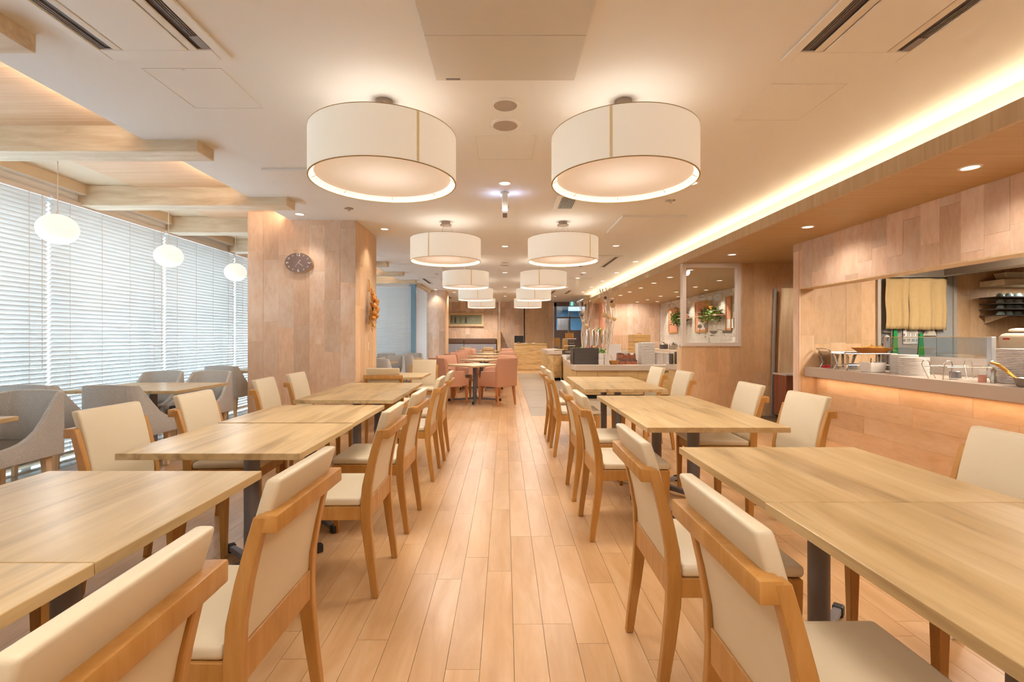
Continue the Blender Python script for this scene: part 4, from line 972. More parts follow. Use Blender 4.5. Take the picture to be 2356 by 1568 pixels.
# entrance: dark framed glass, corridor beyond
EX0, EX1, EZ = 2.05, 3.40, 2.66
en = struct(ob('door_1', MB().box((EX0, 19.98, 0), (EX0 + 0.10, 20.1, EZ)).box((EX1 - 0.06, 19.98, 0), (EX1, 20.1, EZ)).box((EX0, 19.98, 2.52), (EX1, 20.1, 2.70)).box((EX0 + 0.62, 19.98, 0), (EX0 + 0.68, 20.1, 2.30)).box((EX0 + 0.1, 19.98, 2.02), (EX1 - 0.06, 20.06, 2.08)), 'door_brown'))
ob('lower_panel', MB().box((EX0 + 0.10, 20.0, 0), (EX0 + 0.62, 20.04, 1.53)), 'door_brown', en)
ob('lower_panel', MB().box((EX0 + 0.68, 20.0, 0), (EX1 - 0.06, 20.04, 1.53)), 'door_brown', en)
ob('pane', MB().box((EX0 + 0.10, 20.02, 1.53), (EX0 + 0.62, 20.028, 2.02)), 'door_glass', en)
ob('pane', MB().box((EX0 + 0.68, 20.02, 1.53), (EX1 - 0.06, 20.028, 2.02)), 'door_glass', en)
ob('transom_pane', MB().box((EX0 + 0.10, 20.02, 2.08), (EX1 - 0.06, 20.028, 2.52)), 'door_glass', en)
ob('door_handle', MB().tube([(EX0 + 0.58, 19.95, 0.9), (EX0 + 0.58, 19.95, 1.9)], 0.012, 8), 'stainless', en)
core('wall_corridor', (-0.2, 25.9, 0), (4.6, 26, 2.7), 'blue_wall')
core('wall_corridor', (4.5, 16.7, 0), (4.6, 26, 2.7), 'blue_wall')
core('wall_corridor', (-0.3, 20.2, 0), (-0.2, 26, 2.7), 'blue_wall')
struct(ob('wall_entrance_side', MB().box((3.40, 19.98, 0), (4.6, 20.1, 2.70)), 'wall_timber_far'))
light('AREA', 'corridor_light', (2.2, 23.0, 2.66), 240, (0.75, 0.90, 1.0), (0, 0, 0), 1.2, 3.0)
tag(ob('corridor_pier', MB().box((2.6, 23.2, 0), (3.1, 23.7, 2.2)).mesh('corridor_pier', 0.02, 2), 'door_brown'), 'grey brown pier in the corridor behind the glass entrance', 'pier')

# ------------------------------------------------------------------ buffet counters
def counter(name, label, poly, h, th=0.11, kick=0.08, m='buffet_oak', group=None):
    t = thing(name, label, 'counter', (0, 0, 0))
    cx = sum(p[0] for p in poly) / len(poly); cy = sum(p[1] for p in poly) / len(poly)
    def inset(d):
        out = []
        for x, y in poly:
            l = math.hypot(x - cx, y - cy); out.append((x - (x - cx) / l * d, y - (y - cy) / l * d))
        return out
    ob('counter_top', MB().prism(poly, h - th, h).mesh('counter_top', 0.004, 1), 'buffet_stone', t)
    ob('plinth', MB().prism(inset(0.16), 0, kick), 'black_void', t)
    ins = inset(0.06)
    ob('body', MB().prism(ins, kick, h - th), 'buffet_oak', t)
    n = len(ins)
    for i in range(n):
        a, b = Vector((*ins[i], 0)), Vector((*ins[(i + 1) % n], 0)); e = b - a; L = e.length; u = e.normalized(); nn = Vector((u.y, -u.x, 0))
        if nn.dot(Vector((cx, cy, 0)) - a) > 0: nn = -nn
        if nn.y > 0.3: continue
        k = max(1, round(L / 0.42))
        for j in range(k):
            p = a + u * (L * j / k + 0.002); q = a + u * (L * (j + 1) / k - 0.002)
            pts = [p, q, q + nn * 0.015, p + nn * 0.015]
            ob('front_board', MB().loft([[(v.x, v.y, kick + 0.003) for v in pts], [(v.x, v.y, h - th - 0.003) for v in pts]]), 'buffet_oak', t)
    return t
IZ = 0.674
counter('buffet_island', 'low oak buffet island with beige stone top behind the right tables', [(1.414, 9.50), (3.50, 9.50), (3.50, 15.4), (1.80, 15.4), (1.60, 13.3), (1.36, 9.78)], IZ)
counter('buffet_counter', 'beige topped buffet counter left of the island, farther back', [(1.38, 13.45), (1.62, 13.60), (1.75, 16.1), (1.22, 16.1), (1.22, 13.62)], 0.85)
counter('side_counter', 'beige topped counter end beside the white framed window', [(2.85, 7.74), (3.7, 7.74), (3.7, 8.48), (2.85, 8.48)], 0.77, 0.097)
counter('wall_counter_buffet', 'long counter with kitchenware along the white brick wall', [(4.75, 8.6), (5.34, 8.6), (5.34, 16.5), (4.75, 16.5)], 0.86)
counter('rear_counter', 'counter below the buffet back wall holding steamers', [(2.95, 15.95), (4.7, 15.95), (4.7, 16.55), (2.95, 16.55)], 0.80)

def stack(name, label, cat, loc, n, r, step, m='plate_mauve', sq=False, group=None):
    """a pile whose every plate is its own part"""
    t = thing(name, label, cat, loc, 0, group)
    if sq: me = MB().loft([[(x * k * r, y * k * r, z) for x, y in ((-1, -1), (1, -1), (1, 1), (-1, 1))] for z, k in ((0.0, 0.95), (step * 0.3, 1.0), (step * 0.93, 1.0), (step * 0.6, 0.86))]).mesh('plate', 0.004, 1)
    else: me = MB().lathe([(0, 0.0), (r * 0.90, 0.0), (r * 0.985, step * 0.22), (r, step * 0.45), (r * 0.99, step * 0.93), (r * 0.6, step * 0.7), (0, step * 0.7)], 28).mesh('plate', 0, smooth=40)
    rr_ = random.Random(n * 7 + int(loc[0] * 100))
    for k in range(n): ob('plate', me, m, t, (rr_.uniform(-.002, .002), rr_.uniform(-.002, .002), k * step), (0, 0, rr_.uniform(-.05, .05)))
    return t
# black trays
TY = 9.80
t = thing('tray_stack', 'stack of black serving trays on the left front of the island', 'trays', (X_(1346, TY), TY + 0.10, IZ), R(2))
tray = MB().box((-0.25, -0.18, 0), (0.25, 0.18, 0.006)).box((-0.26, -0.19, 0.004), (-0.245, 0.19, 0.022)).box((0.245, -0.19, 0.004), (0.26, 0.19, 0.022)).box((-0.26, -0.19, 0.004), (0.26, -0.175, 0.022)).box((-0.26, 0.175, 0.004), (0.26, 0.19, 0.022)).mesh('tray')
for k in range(14): ob('tray', tray, 'tray_black', t, (random.uniform(-.003, .003), random.uniform(-.003, .003), k * 0.0235))
# white cups, four
for i in range(2):
    for j in range(2):
        Y = 9.68
        x = X_((1383, 1395)[i], Y)
        mb = MB().loft([[(a * k * 0.05, b * k * 0.05, z) for a, b in ((-1, -1), (1, -1), (1, 1), (-1, 1))] for z, k in ((0, 0.86), (0.108, 1.0), (0.108, 0.9), (0.02, 0.8))])
        tag(ob('square_cup', mb.mesh('square_cup', 0.004, 1), 'porcelain', None, (x, Y, IZ + j * 0.09 + (0.0005 if not j else 0.019))), 'white square cup on the island beside the black trays, %s %s of four' % (('bottom', 'top')[j], ('left', 'right')[i]), 'cup', 'white square cups')
t = thing('bread_bowl', 'orange brown wooden bowl on the front edge of the island', 'bowl', (X_(1413, 9.7), 9.72, IZ))
ob('bowl_body', MB().lathe([(0, 0), (0.075, 0), (0.108, 0.08), (0.100, 0.08), (0.068, 0.01), (0, 0.01)], 28).mesh('bowl_body', 0, smooth=40), 'bread', t)
ob('ladle', MB().tube([(0.0, 0.0, 0.03), (-0.02, 0.05, 0.10), (-0.05, 0.09, 0.19)], 0.006, 6), 'bamboo', t)
# terracotta caddy 2x3
t = thing('cutlery_caddy', 'brown tiered cutlery caddy with six compartments on the island', 'caddy', (X_(1444, 9.8), 9.80, IZ))
for r in range(2):
    for c in range(3):
        x = -0.125 + 0.125 * c; y = r * 0.13; z = r * 0.125
        b = MB().box((x - 0.058, y - 0.06, z), (x + 0.058, y - 0.052, z + 0.065)).box((x - 0.058, y + 0.052, z), (x + 0.058, y + 0.06, z + 0.10)).box((x - 0.058, y - 0.052, z), (x - 0.05, y + 0.052, z + 0.085)).box((x + 0.05, y - 0.052, z), (x + 0.058, y + 0.052, z + 0.085)).box((x - 0.05, y - 0.052, z), (x + 0.05, y + 0.052, z + 0.008))
        q = ob('compartment', b, 'terracotta', t)
        h = MB()
        for k in range(5): h.tube([(x - 0.035 + 0.017 * k, y - 0.03, z + 0.012), (x - 0.035 + 0.017 * k, y + 0.045, z + 0.105)], 0.006, 6)
        ob('handles', h, 'stainless' if (r, c) in ((1, 1), (1, 2)) else 'tray_black', q)
ob('riser', MB().box((-0.19, 0.065, 0), (0.19, 0.20, 0.122)), 'red_walnut', t)
stack('plate_pile', 'tall pile of white square plates on the island', 'plates', (X_(1489, 9.75), 9.80, IZ), 26, 0.135, 0.0172, sq=True, group='plates on the island')
stack('plate_pile', 'round white plate pile right of the tall square pile on the island', 'plates', (X_(1516.5, 9.75), 9.80, IZ), 15, 0.082, 0.0165, group='plates on the island')
stack('plate_pile', 'round white plate pile at the right end of the island', 'plates', (X_(1536, 9.9), 9.98, IZ), 14, 0.085, 0.0165, group='plates on the island')
# notice boards
for i, (px, py0, py1, Y, wd_, lb) in enumerate(((1415, 791, 828, 10.3, 0.26, 'blank white notice board standing on the island'), (1467, 789, 812, 10.2, 0.10, 'narrow white notice board behind the tall plate pile'))):
    z1 = Z_(py0, Y)
    tag(ob('notice_board', MB().box((-wd_ / 2, -0.006, 0), (wd_ / 2, 0.006, z1 - IZ)).box((-wd_ / 2, -0.04, 0), (wd_ / 2, 0.04, 0.01)).mesh('notice_board'), 'porcelain', None, (X_(px, Y), Y, IZ)), lb, 'board')
# bamboo steamers
t = thing('bamboo_steamers', 'stack of square bamboo steamers behind the plates', 'steamer', (X_(1470.5, 11.2), 11.2, IZ), R(3))
for k in range(5):
    q = ob('tier', MB().box((-0.20, -0.20, 0), (0.20, 0.20, 0.085)).mesh('tier', 0.010, 2), 'bamboo', t, (0, 0, 0.18 + k * 0.088))
ob('handle', MB().tube([(-0.06, 0, 0.618), (-0.03, 0, 0.64), (0.03, 0, 0.64), (0.06, 0, 0.618)], 0.008, 6), 'bread', t)
ob('steam_base', MB().box((-0.16, -0.16, 0), (0.16, 0.16, 0.18)), 'stainless_dull', t)
for k in range(5):
    Y = 10.9
    tag(ob('rolled_cloth', MB().tube([(-0.10, 0, 0), (0.10, 0, 0)], 0.018, 10).mesh('rolled_cloth', 0, smooth=40), 'porcelain', None, (X_(1442, Y), Y + 0.05 * (k % 2), IZ + 0.02 + 0.035 * k), (0, 0, 0.1 * (k % 2))), 'white rolled towel beside the steamers, %s of five' % ('bottom', 'second', 'third', 'fourth', 'top')[k], 'towel', 'rolled white towels')
# chafers with raised steel lids
for i, px in enumerate((1353, 1366, 1379, 1392)):
    Y = 12.6; x = X_(px, Y)
    t = thing('roll_top_dish', 'steel dish with its lid raised, %s of four on the island' % ('leftmost', 'second', 'third', 'rightmost')[i], 'serving dish', (x, Y, IZ), 0, 'steel serving dishes with raised lids')
    ob('pan', MB().lathe([(0.05, 0), (0.066, 0.02), (0.066, 0.29), (0.070, 0.30), (0.06, 0.30), (0.06, 0.06), (0, 0.06)], 24).mesh('pan', 0, smooth=40), 'stainless', t)
    prof = [(0.060 * math.sqrt(max(0.0, 1 - (abs(k / 12.0 * 1.25 - 0.30) / 0.97) ** 2.4)) + 0.0005, 0.29 + 0.47 * k / 12.0) for k in range(13)]
    ob('raised_lid', MB().lathe(prof, 24, (0, 0.06, 0), 1, 0.6).mesh('raised_lid', 0, smooth=60), 'polished_steel', t)
    ob('handle', MB().tube([(0.0, -0.03, 0.735), (0.0, -0.07, 0.76), (0.03, -0.09, 0.79)], 0.007, 8), 'stainless', t)
    fd = MB()
    for k in range(9): fd.ball((rb.uniform(-.04, .04), rb.uniform(-.05, .0), 0.29 + rb.uniform(0, .02)), 0.020, 8, 6)
    o = ob('food', fd, 'tomato' if i != 1 else 'fries', t); o['kind'] = 'stuff'
def leaves(parent, n, cx, cy, cz, sx, sy, sz, m, size=0.04, name='leaves', seed=1, droop=0.0):
    q = random.Random(seed); mb = MB()
    for k in range(n):
        a = q.uniform(0, 2 * PI); rr = math.sqrt(q.random()); x, y = cx + sx * rr * math.cos(a), cy + sy * rr * math.sin(a); z = cz + sz * q.random() - droop * rr * q.random()
        d = Vector((q.uniform(-1, 1), q.uniform(-1, 1), q.uniform(-.4, .8))).normalized(); s = d.cross(Vector((q.uniform(-1, 1), q.uniform(-1, 1), q.uniform(-1, 1)))).normalized()
        up = d.cross(s); l = size * q.uniform(.7, 1.3); p = Vector((x, y, z))
        mb.add([p, p + d * l * .5 + s * l * .28 + up * l * .08, p + d * l, p + d * l * .5 - s * l * .28 + up * l * .08], [(0, 1, 2), (0, 2, 3)])
    o = ob(name, mb, m, parent); o['kind'] = 'stuff'; return o
t = thing('salad_bowl', 'clear bowl of green lettuce on the left of the island', 'salad bowl', (X_(1333, 11.2), 11.2, IZ))
ob('stand', MB().lathe([(0.09, 0), (0.09, 0.02), (0.03, 0.05), (0.03, 0.14), (0.10, 0.16), (0.0, 0.16)], 20), 'stainless_dull', t)
ob('bowl_body', MB().lathe([(0.08, 0.16), (0.15, 0.235), (0.145, 0.235), (0.075, 0.17), (0, 0.17)], 28).mesh('bowl_body', 0, smooth=40), 'clear_glass', t)
leaves(t, 150, 0, 0, 0.20, 0.13, 0.13, 0.09, 'leaf_lettuce', 0.06, 'lettuce', 5)
t = thing('herb_pot', 'white pot of green herbs right of the steel dishes', 'plant pot', (X_(1386, 10.6), 10.6, IZ))
ob('pot', MB().loft([[(a * k, b * k, z) for a, b in ((-1, -1), (1, -1), (1, 1), (-1, 1))] for z, k in ((0, 0.05), (0.20, 0.062))]).mesh('pot', 0.004, 1), 'porcelain', t)
leaves(t, 70, 0, 0, 0.19, 0.06, 0.06, 0.08, 'leaf_green', 0.05, 'herbs', 6)
t = thing('pineapple_top', 'green pineapple crown standing above the steel dishes', 'pineapple', (X_(1379, 13.3), 13.3, IZ))
ob('fruit', MB().lathe([(0.04, 0.36), (0.085, 0.42), (0.10, 0.52), (0.085, 0.62), (0.04, 0.68), (0, 0.68)], 20).mesh('fruit', 0, smooth=50), 'bread', t)
ob('pedestal', MB().lathe([(0.10, 0), (0.10, 0.02), (0.03, 0.04), (0.03, 0.34), (0.09, 0.36), (0, 0.36)], 20), 'stainless_dull', t)
for k in range(14):
    a = 2 * PI * k / 14 * 2.4; r0 = 0.02 + 0.002 * k; ln = 0.20 - 0.006 * k; out = 0.04 + 0.008 * k
    c, s_ = math.cos(a), math.sin(a)
    ob('crown_leaf', MB().loft([[(r0 * c - 0.016 * s_, r0 * s_ + 0.016 * c, 0.66), (r0 * c + 0.016 * s_, r0 * s_ - 0.016 * c, 0.66), ((r0 + .006) * c, (r0 + .006) * s_, 0.66)], [((r0 + out * .5) * c - 0.012 * s_, (r0 + out * .5) * s_ + 0.012 * c, 0.66 + ln * .6), ((r0 + out * .5) * c + 0.012 * s_, (r0 + out * .5) * s_ - 0.012 * c, 0.66 + ln * .6), ((r0 + out * .5 + .005) * c, (r0 + out * .5) * s_, 0.66 + ln * .6)], [((r0 + out * 1.2) * c, (r0 + out * 1.2) * s_, 0.66 + ln), ((r0 + out * 1.2) * c + .002, (r0 + out * 1.2) * s_, 0.66 + ln), ((r0 + out * 1.2) * c, (r0 + out * 1.2) * s_ + .002, 0.66 + ln)]]), 'leaf_green', t)
# tiered stand, breadsticks, bowls on the farther counter
CZ = 0.85
t = thing('tiered_stand', 'wire tiered stand with white plates and breadsticks on top', 'stand', (X_(1318, 13.3), 14.0, IZ))
for k, (z, r) in enumerate(((0.12, 0.13), (0.30, 0.16), (0.50, 0.19))):
    ob('tier_plate', MB().lathe([(0, z), (r, z), (r + 0.01, z + 0.015), (0, z + 0.010)], 28), 'porcelain', t)
for k in range(7): ob('wire_hoop', MB().tube([((0.08 + 0.01 * k) * math.cos(2 * PI * q / 20), (0.08 + 0.01 * k) * math.sin(2 * PI * q / 20), 0.03 + 0.07 * k) for q in range(21)], 0.004, 5), 'stainless_dull', t)
t = thing('breadstick_box', 'wooden box of upright breadsticks on top of the tiered stand', 'breadsticks', (X_(1318, 13.3), 14.0, IZ + 0.515))
for k in range(16):
    x, y = -0.11 + 0.031 * (k % 8), -0.02 + 0.04 * (k // 8)
    ob('breadstick', MB().tube([(x, y, 0), (x + rb.uniform(-.01, .01), y, 0.16 + rb.uniform(-.01, .02))], 0.013, 6), 'bread', t)
t = thing('breadstick_box', 'breadsticks standing in a glass bowl on the farther counter', 'breadsticks', (X_(1281, 14.2), 14.2, CZ))
ob('bowl_body', MB().lathe([(0.05, 0), (0.06, 0.02), (0.14, 0.19), (0.13, 0.19), (0.05, 0.04), (0, 0.04)], 24).mesh('bowl_body', 0, smooth=40), 'clear_glass', t)
for k in range(14):
    x, y = -0.10 + 0.03 * (k % 7), -0.02 + 0.04 * (k // 7)
    ob('breadstick', MB().tube([(x, y, 0.10), (x + rb.uniform(-.01, .01), y, 0.36)], 0.012, 6), 'bread', t)
t = thing('appetizer_plate', 'white plate of small bites at the front of the farther counter', 'plate', (X_(1285, 13.78), 13.82, CZ))
ob('plate_body', MB().lathe([(0, 0), (0.12, 0), (0.17, 0.02), (0.165, 0.024), (0.11, 0.008), (0, 0.008)], 28).mesh('plate_body', 0, smooth=40), 'porcelain', t)
fd = MB()
for k in range(22): fd.ball((rb.uniform(-.09, .09), rb.uniform(-.08, .08), 0.02), 0.02, 7, 5)
o = ob('food', fd, 'fries', t); o['kind'] = 'stuff'
t = thing('cheese_board', 'sliced yellow bread pile beside the tiered stand', 'bread', (X_(1303, 14.0), 14.3, CZ))
for k in range(7): ob('slice', MB().box((-0.08, -0.06, k * 0.045), (0.08, 0.06, k * 0.045 + 0.030)).mesh('slice', 0.008, 2), 'fries', t)
for k in range(5):
    tag(ob('glass_jar', MB().lathe([(0.03, 0), (0.035, 0.05), (0.02, 0.075), (0.024, 0.08), (0, 0.08)], 14).mesh('glass_jar', 0, smooth=40), 'stainless_dull', None, (X_(1304 + 3.0 * k, 11.9), 11.7 + 0.1 * k, IZ)), 'small steel jar left of the black trays, %s of five' % ('first', 'second', 'third', 'fourth', 'fifth')[k], 'jar', 'small steel jars')
# dried branches with wicker balls
def branches(label, x, y, z0, z1, spread, n, seed, balls):
    q = random.Random(seed); t = thing('branch_bundle', label, 'branches', (x, y, z0))
    h = z1 - z0
    for k in range(n):
        a = q.uniform(0, 2 * PI); r0 = 0.16 * math.sqrt(q.random()); fl = spread * q.uniform(.3, 1.0)
        pts = []
        for i in range(9):
            f = i / 8.0; rr = r0 * (1 - 0.35 * math.sin(PI * f)) + fl * max(0, f - .45) ** 1.6
            pts.append((rr * math.cos(a) + 0.042 * math.sin((5 + k % 5) * f + k), rr * math.sin(a) * .7 + 0.022 * math.cos(6 * f + k * 2), h * f * q.uniform(.99, 1.0)))
        rad = q.uniform(.009, .018)
        ob('branch', MB().tube(pts, [rad * (1 - .6 * i / 8.0) for i in range(9)], 6).mesh('branch', 0, smooth=60), 'branch_white', t)
    for (bx, bz, r, mm) in balls:
        ob('wicker_ball', MB().ball((bx, -0.14, bz - z0), r, 14, 10).mesh('wicker_ball', 0, smooth=60), mm, t)
branches('bundle of whitened twigs with wicker balls on the far end of the island', X_(1347, 14.8), 14.8, IZ, 2.37, 0.55, 22, 11, [(-0.07, 2.0, 0.045, 'wicker'), (-0.10, 1.72, 0.05, 'wicker'), (0.0, 1.58, 0.055, 'wicker'), (0.04, 1.42, 0.05, 'wicker'), (-0.13, 1.90, 0.04, 'wicker_dark')])
branches('bundle of whitened twigs with wicker balls by the coral column', X_(1402, 12.0), 12.0, IZ, 2.46, 0.42, 24, 12, [(-0.16, 1.78, 0.065, 'wicker'), (-0.04, 1.72, 0.055, 'wicker'), (0.09, 1.68, 0.055, 'wicker'), (0.05, 2.02, 0.07, 'wicker'), (-0.13, 2.20, 0.04, 'wicker_dark'), (0.03, 2.10, 0.04, 'wicker_dark'), (0.10, 0.98, 0.04, 'bread')])
tag(ob('column', MB().lathe([(0.17, 0), (0.17, 2.37), (0.0, 2.37)], 36).mesh('column', 0, smooth=40), 'poster_coral', None, (3.05, 14.3, 0)) if False else ob('coral_column', MB().lathe([(0.17, 0.80), (0.17, 2.36), (0.19, 2.39), (0, 2.39)], 36).mesh('coral_column', 0, smooth=40), 'poster_coral', None, (X_(1390, 16.2), 16.2, 0)), 'slim coral column behind the twigs', 'column')
# boxes on the side counter and kitchenware on the wall counter
for i, (px, w2, hh) in enumerate(((1542, 0.038, 0.17), (1553.5, 0.038, 0.20), (1564.5, 0.038, 0.22))):
    tag(ob('dark_canister', MB().lathe([(w2, 0), (w2, hh), (w2 * .9, hh + .006), (0, hh + .006)], 20).mesh('dark_canister', 0, smooth=40), 'tray_black', None, (X_(px, 8.25), 8.2 - 0.02 * i, 0.77)), 'dark canister on the counter end beside the window, %s of three' % ('left', 'middle', 'right')[i], 'canister', 'dark canisters')
for i in range(7):
    y = 10.0 + 0.85 * i
    t = thing('steel_pot', 'steel pot with lid on the brick wall counter, %s from the window' % NTH[i], 'pot', (5.0, y, 0.86), R(20 * i), 'steel pots on the brick wall counter')
    ob('pot_body', MB().lathe([(0.12, 0), (0.13, 0.02), (0.13, 0.14), (0.125, 0.14), (0.12, 0.03), (0, 0.03)], 24).mesh('pot_body', 0, smooth=40), 'stainless_dull' if i % 3 else 'tray_black', t)
    ob('lid', MB().lathe([(0.13, 0.14), (0.10, 0.17), (0.02, 0.185), (0.0, 0.185)], 24).mesh('lid', 0, smooth=40), 'stainless', t)
    ob('knob', MB().ball((0, 0, 0.20), 0.018, 10, 6), 'black_rubber', t)
# posters and planter shelves on the brick wall
for i, (y0, y1, z0, z1) in enumerate(((14.85, 15.65, 1.36, 2.14), (12.68, 13.48, 1.36, 2.20), (11.32, 11.62, 1.36, 2.20))):
    t = thing('wall_poster', 'coral framed poster on the brick wall, %s' % ('farthest one', 'seen behind the window decals', 'narrow one at the wall end')[i], 'poster', (5.352, (y0 + y1) / 2, (z0 + z1) / 2), 0, 'coral posters on the brick wall')
    w2, h2 = (y1 - y0) / 2, (z1 - z0) / 2
    ob('sheet', MB().box((-0.006, -w2 + .03, -h2 + .03), (0.0, w2 - .03, h2 - .03)), 'poster_coral', t)
    for a, b in (((-0.02, -w2, h2 - .04), (0, w2, h2)), ((-0.02, -w2, -h2), (0, w2, -h2 + .04)), ((-0.02, -w2, -h2 + .04), (0, -w2 + .04, h2 - .04)), ((-0.02, w2 - .04, -h2 + .04), (0, w2, h2 - .04))):
        ob('frame_side', MB().box(a, b), 'chair_beech', t)
    ob('print', MB().box((-0.0075, -0.06, -0.14), (-0.006, 0.06, -0.06)) if i == 0 else MB().box((-0.0075, -0.25, -0.34), (-0.006, 0.2, -0.12)), 'taupe_fabric' if i == 0 else 'paper', t)
for i, (y0, y1) in enumerate(((13.72, 14.95), (11.60, 13.0))):
    t = thing('planter_shelf', 'shelf of trailing green plants on the brick wall, %s' % ('left one cut by the window frame', 'one seen through the glass')[i], 'planter', (5.355, (y0 + y1) / 2, 1.76), 0, 'planter shelves on the brick wall')
    L = (y1 - y0) / 2
    ob('shelf_board', MB().box((-0.24, -L, 0), (0, L, 0.03)), 'light_ash', t)
    ob('guard_rail', MB().tube([(0, -L + .02, 0.12), (-0.22, -L + .02, 0.12), (-0.22, L - .02, 0.12), (0, L - .02, 0.12)], 0.008, 6), 'porcelain', t)
    for s in (-1, 1):
        pts = [(-0.02, s * (L - .12), -0.20), (-0.06, s * (L - .12), -0.16)] + [(-0.10 + 0.06 * math.cos(a) * (1 - a / 9), s * (L - .12), -0.08 + 0.06 * math.sin(a) * (1 - a / 9)) for a in [q * .5 for q in range(14)]]
        ob('bracket', MB().tube(pts, 0.009, 6), 'porcelain', t)
        ob('bracket_arm', MB().tube([(-0.01, s * (L - .12), -0.24), (-0.01, s * (L - .12), -0.01), (-0.22, s * (L - .12), -0.01)], 0.009, 6), 'porcelain', t)
    ob('planter_box', MB().box((-0.20, -L + .2, 0.03), (-0.04, L - .2, 0.13)), 'red_walnut', t)
    leaves(t, 420, -0.13, -0.15 if i else 0.1, 0.06, 0.14, L * .75, 0.15, 'leaf_dark', 0.07, 'foliage', 20 + i, 0.30)
    leaves(t, 260, -0.17, -0.15 if i else 0.1, 0.06, 0.14, L * .70, 0.17, 'leaf_green', 0.065, 'foliage_light', 30 + i, 0.28)
    if i: leaves(t, 14, -0.20, -0.25, 0.16, 0.06, 0.12, 0.08, 'flower_orange', 0.07, 'orange_leaves', 50 + i)
    leaves(t, 26, -0.18, 0.0, 0.22, 0.10, L * .5, 0.15, 'flower_yellow', 0.07, 'yellow_leaves', 40 + i)

# recess by the kitchen: cabinet, tall board, aluminium strip
t = thing('low_cabinet', 'red brown low cabinet in the recess beside the kitchen', 'cabinet', (4.42, 7.30, 0))
ob('body', MB().box((-0.22, -0.14, 0.02), (0.40, 0.20, 0.65)).mesh('body', 0.003, 1), 'red_walnut', t)
ob('cabinet_top', MB().box((-0.23, -0.15, 0.65), (0.41, 0.205, 0.672)), 'porcelain', t)
ob('plinth', MB().box((-0.20, -0.12, 0), (0.38, 0.18, 0.02)), 'black_void', t)
tag(ob('tall_board', MB().loft([[(4.25, 7.44, 0.673), (4.75, 7.44, 0.673), (4.75, 7.48, 0.673), (4.25, 7.48, 0.673)], [(4.31, 7.46, 1.99), (4.80, 7.46, 1.99), (4.80, 7.50, 1.99), (4.31, 7.50, 1.99)]]).mesh('tall_board', 0.003, 1), 'light_ash'), 'tall pale board leaning on the low cabinet', 'board')
tag(ob('aluminium_strip', MB().loft([[(4.17, 7.515, 0.0), (4.205, 7.515, 0.0), (4.205, 7.535, 0.0), (4.17, 7.535, 0.0)], [(4.232, 7.53, 1.99), (4.267, 7.53, 1.99), (4.267, 7.56, 1.99), (4.232, 7.56, 1.99)]]).mesh('aluminium_strip', 0.002, 1), 'aluminium'), 'thin aluminium strip leaning against the timber partition', 'strip')
tag(ob('notice_plate', MB().box((4.52, 7.485, 1.50), (4.62, 7.495, 1.72)) .mesh('notice_plate'), 'porcelain') if False else ob('wall_switch', MB().box((4.50, 7.553, 1.42), (4.58, 7.562, 1.62)).mesh('wall_switch', .002, 1), 'porcelain'), 'white switch plate on the partition by the tall board', 'switch')

# ------------------------------------------------------------------ kitchen
KY = 5.96
dn = struct(ob('door_2', MB().box((4.61, 5.93, 0), (4.65, 6.10, 2.0)).box((5.55, 5.93, 0), (5.59, 6.10, 2.0)), 'frame_steel'))
ob('door_backing', MB().box((4.65, 5.962, 1.94), (5.55, 5.972, 2.39)), 'stainless_dull', dn)
ob('inner_side', MB().box((5.36, 5.953, 0), (5.55, 5.960, 1.98)), 'kitchen_grey', dn)
ob('inner_room', MB().box((4.65, 5.962, 0), (5.36, 5.970, 1.94)), 'kitchen_grey', dn)
# split curtain
def noren(label, x0, x1, z0, z1, seed):
    q = random.Random(seed); n = 40; rows = 12; mb = MB(); vs = []; ph = q.uniform(0, 6)
    for j in range(rows + 1):
        f = j / rows
        for i in range(n + 1):
            u = i / n; x = x0 + (x1 - x0) * u; 
            y = -0.012 * math.sin(u * 17 + ph) * (0.4 + 0.6 * f) - 0.010 * math.sin(u * 7 + ph * 2) - 0.006 * math.sin(u * 41 + 2 * ph) * f
            vs.append((x + 0.006 * math.sin(9 * f + seed), y - 0.02, z1 + (z0 - z1) * f + (0.004 * math.cos(u * 60) if j == rows else 0)))
    fs = [(j * (n + 1) + i, j * (n + 1) + i + 1, (j + 1) * (n + 1) + i + 1, (j + 1) * (n + 1) + i) for j in range(rows) for i in range(n)]
    m2 = MB().add(vs, fs).mesh('curtain_cloth', 0, smooth=80)
    t = thing('noren_curtain', label, 'curtain', (0, 5.915, 0), 0, 'halves of the split doorway curtain')
    c = ob('curtain_cloth', m2, 'noren_cloth', t); md = c.modifiers.new('solid', 'SOLIDIFY'); md.thickness = 0.003
    ob('rod', MB().tube([(x0, -0.02, z1 + .004), (x1, -0.02, z1 + .004)], 0.007, 8), 'stainless', t)
noren('left half of the beige split curtain in the kitchen doorway', 4.665, 4.965, 1.325, 1.945, 1)
noren('right half of the beige split curtain in the kitchen doorway', 4.975, 5.435, 1.315, 1.945, 2)
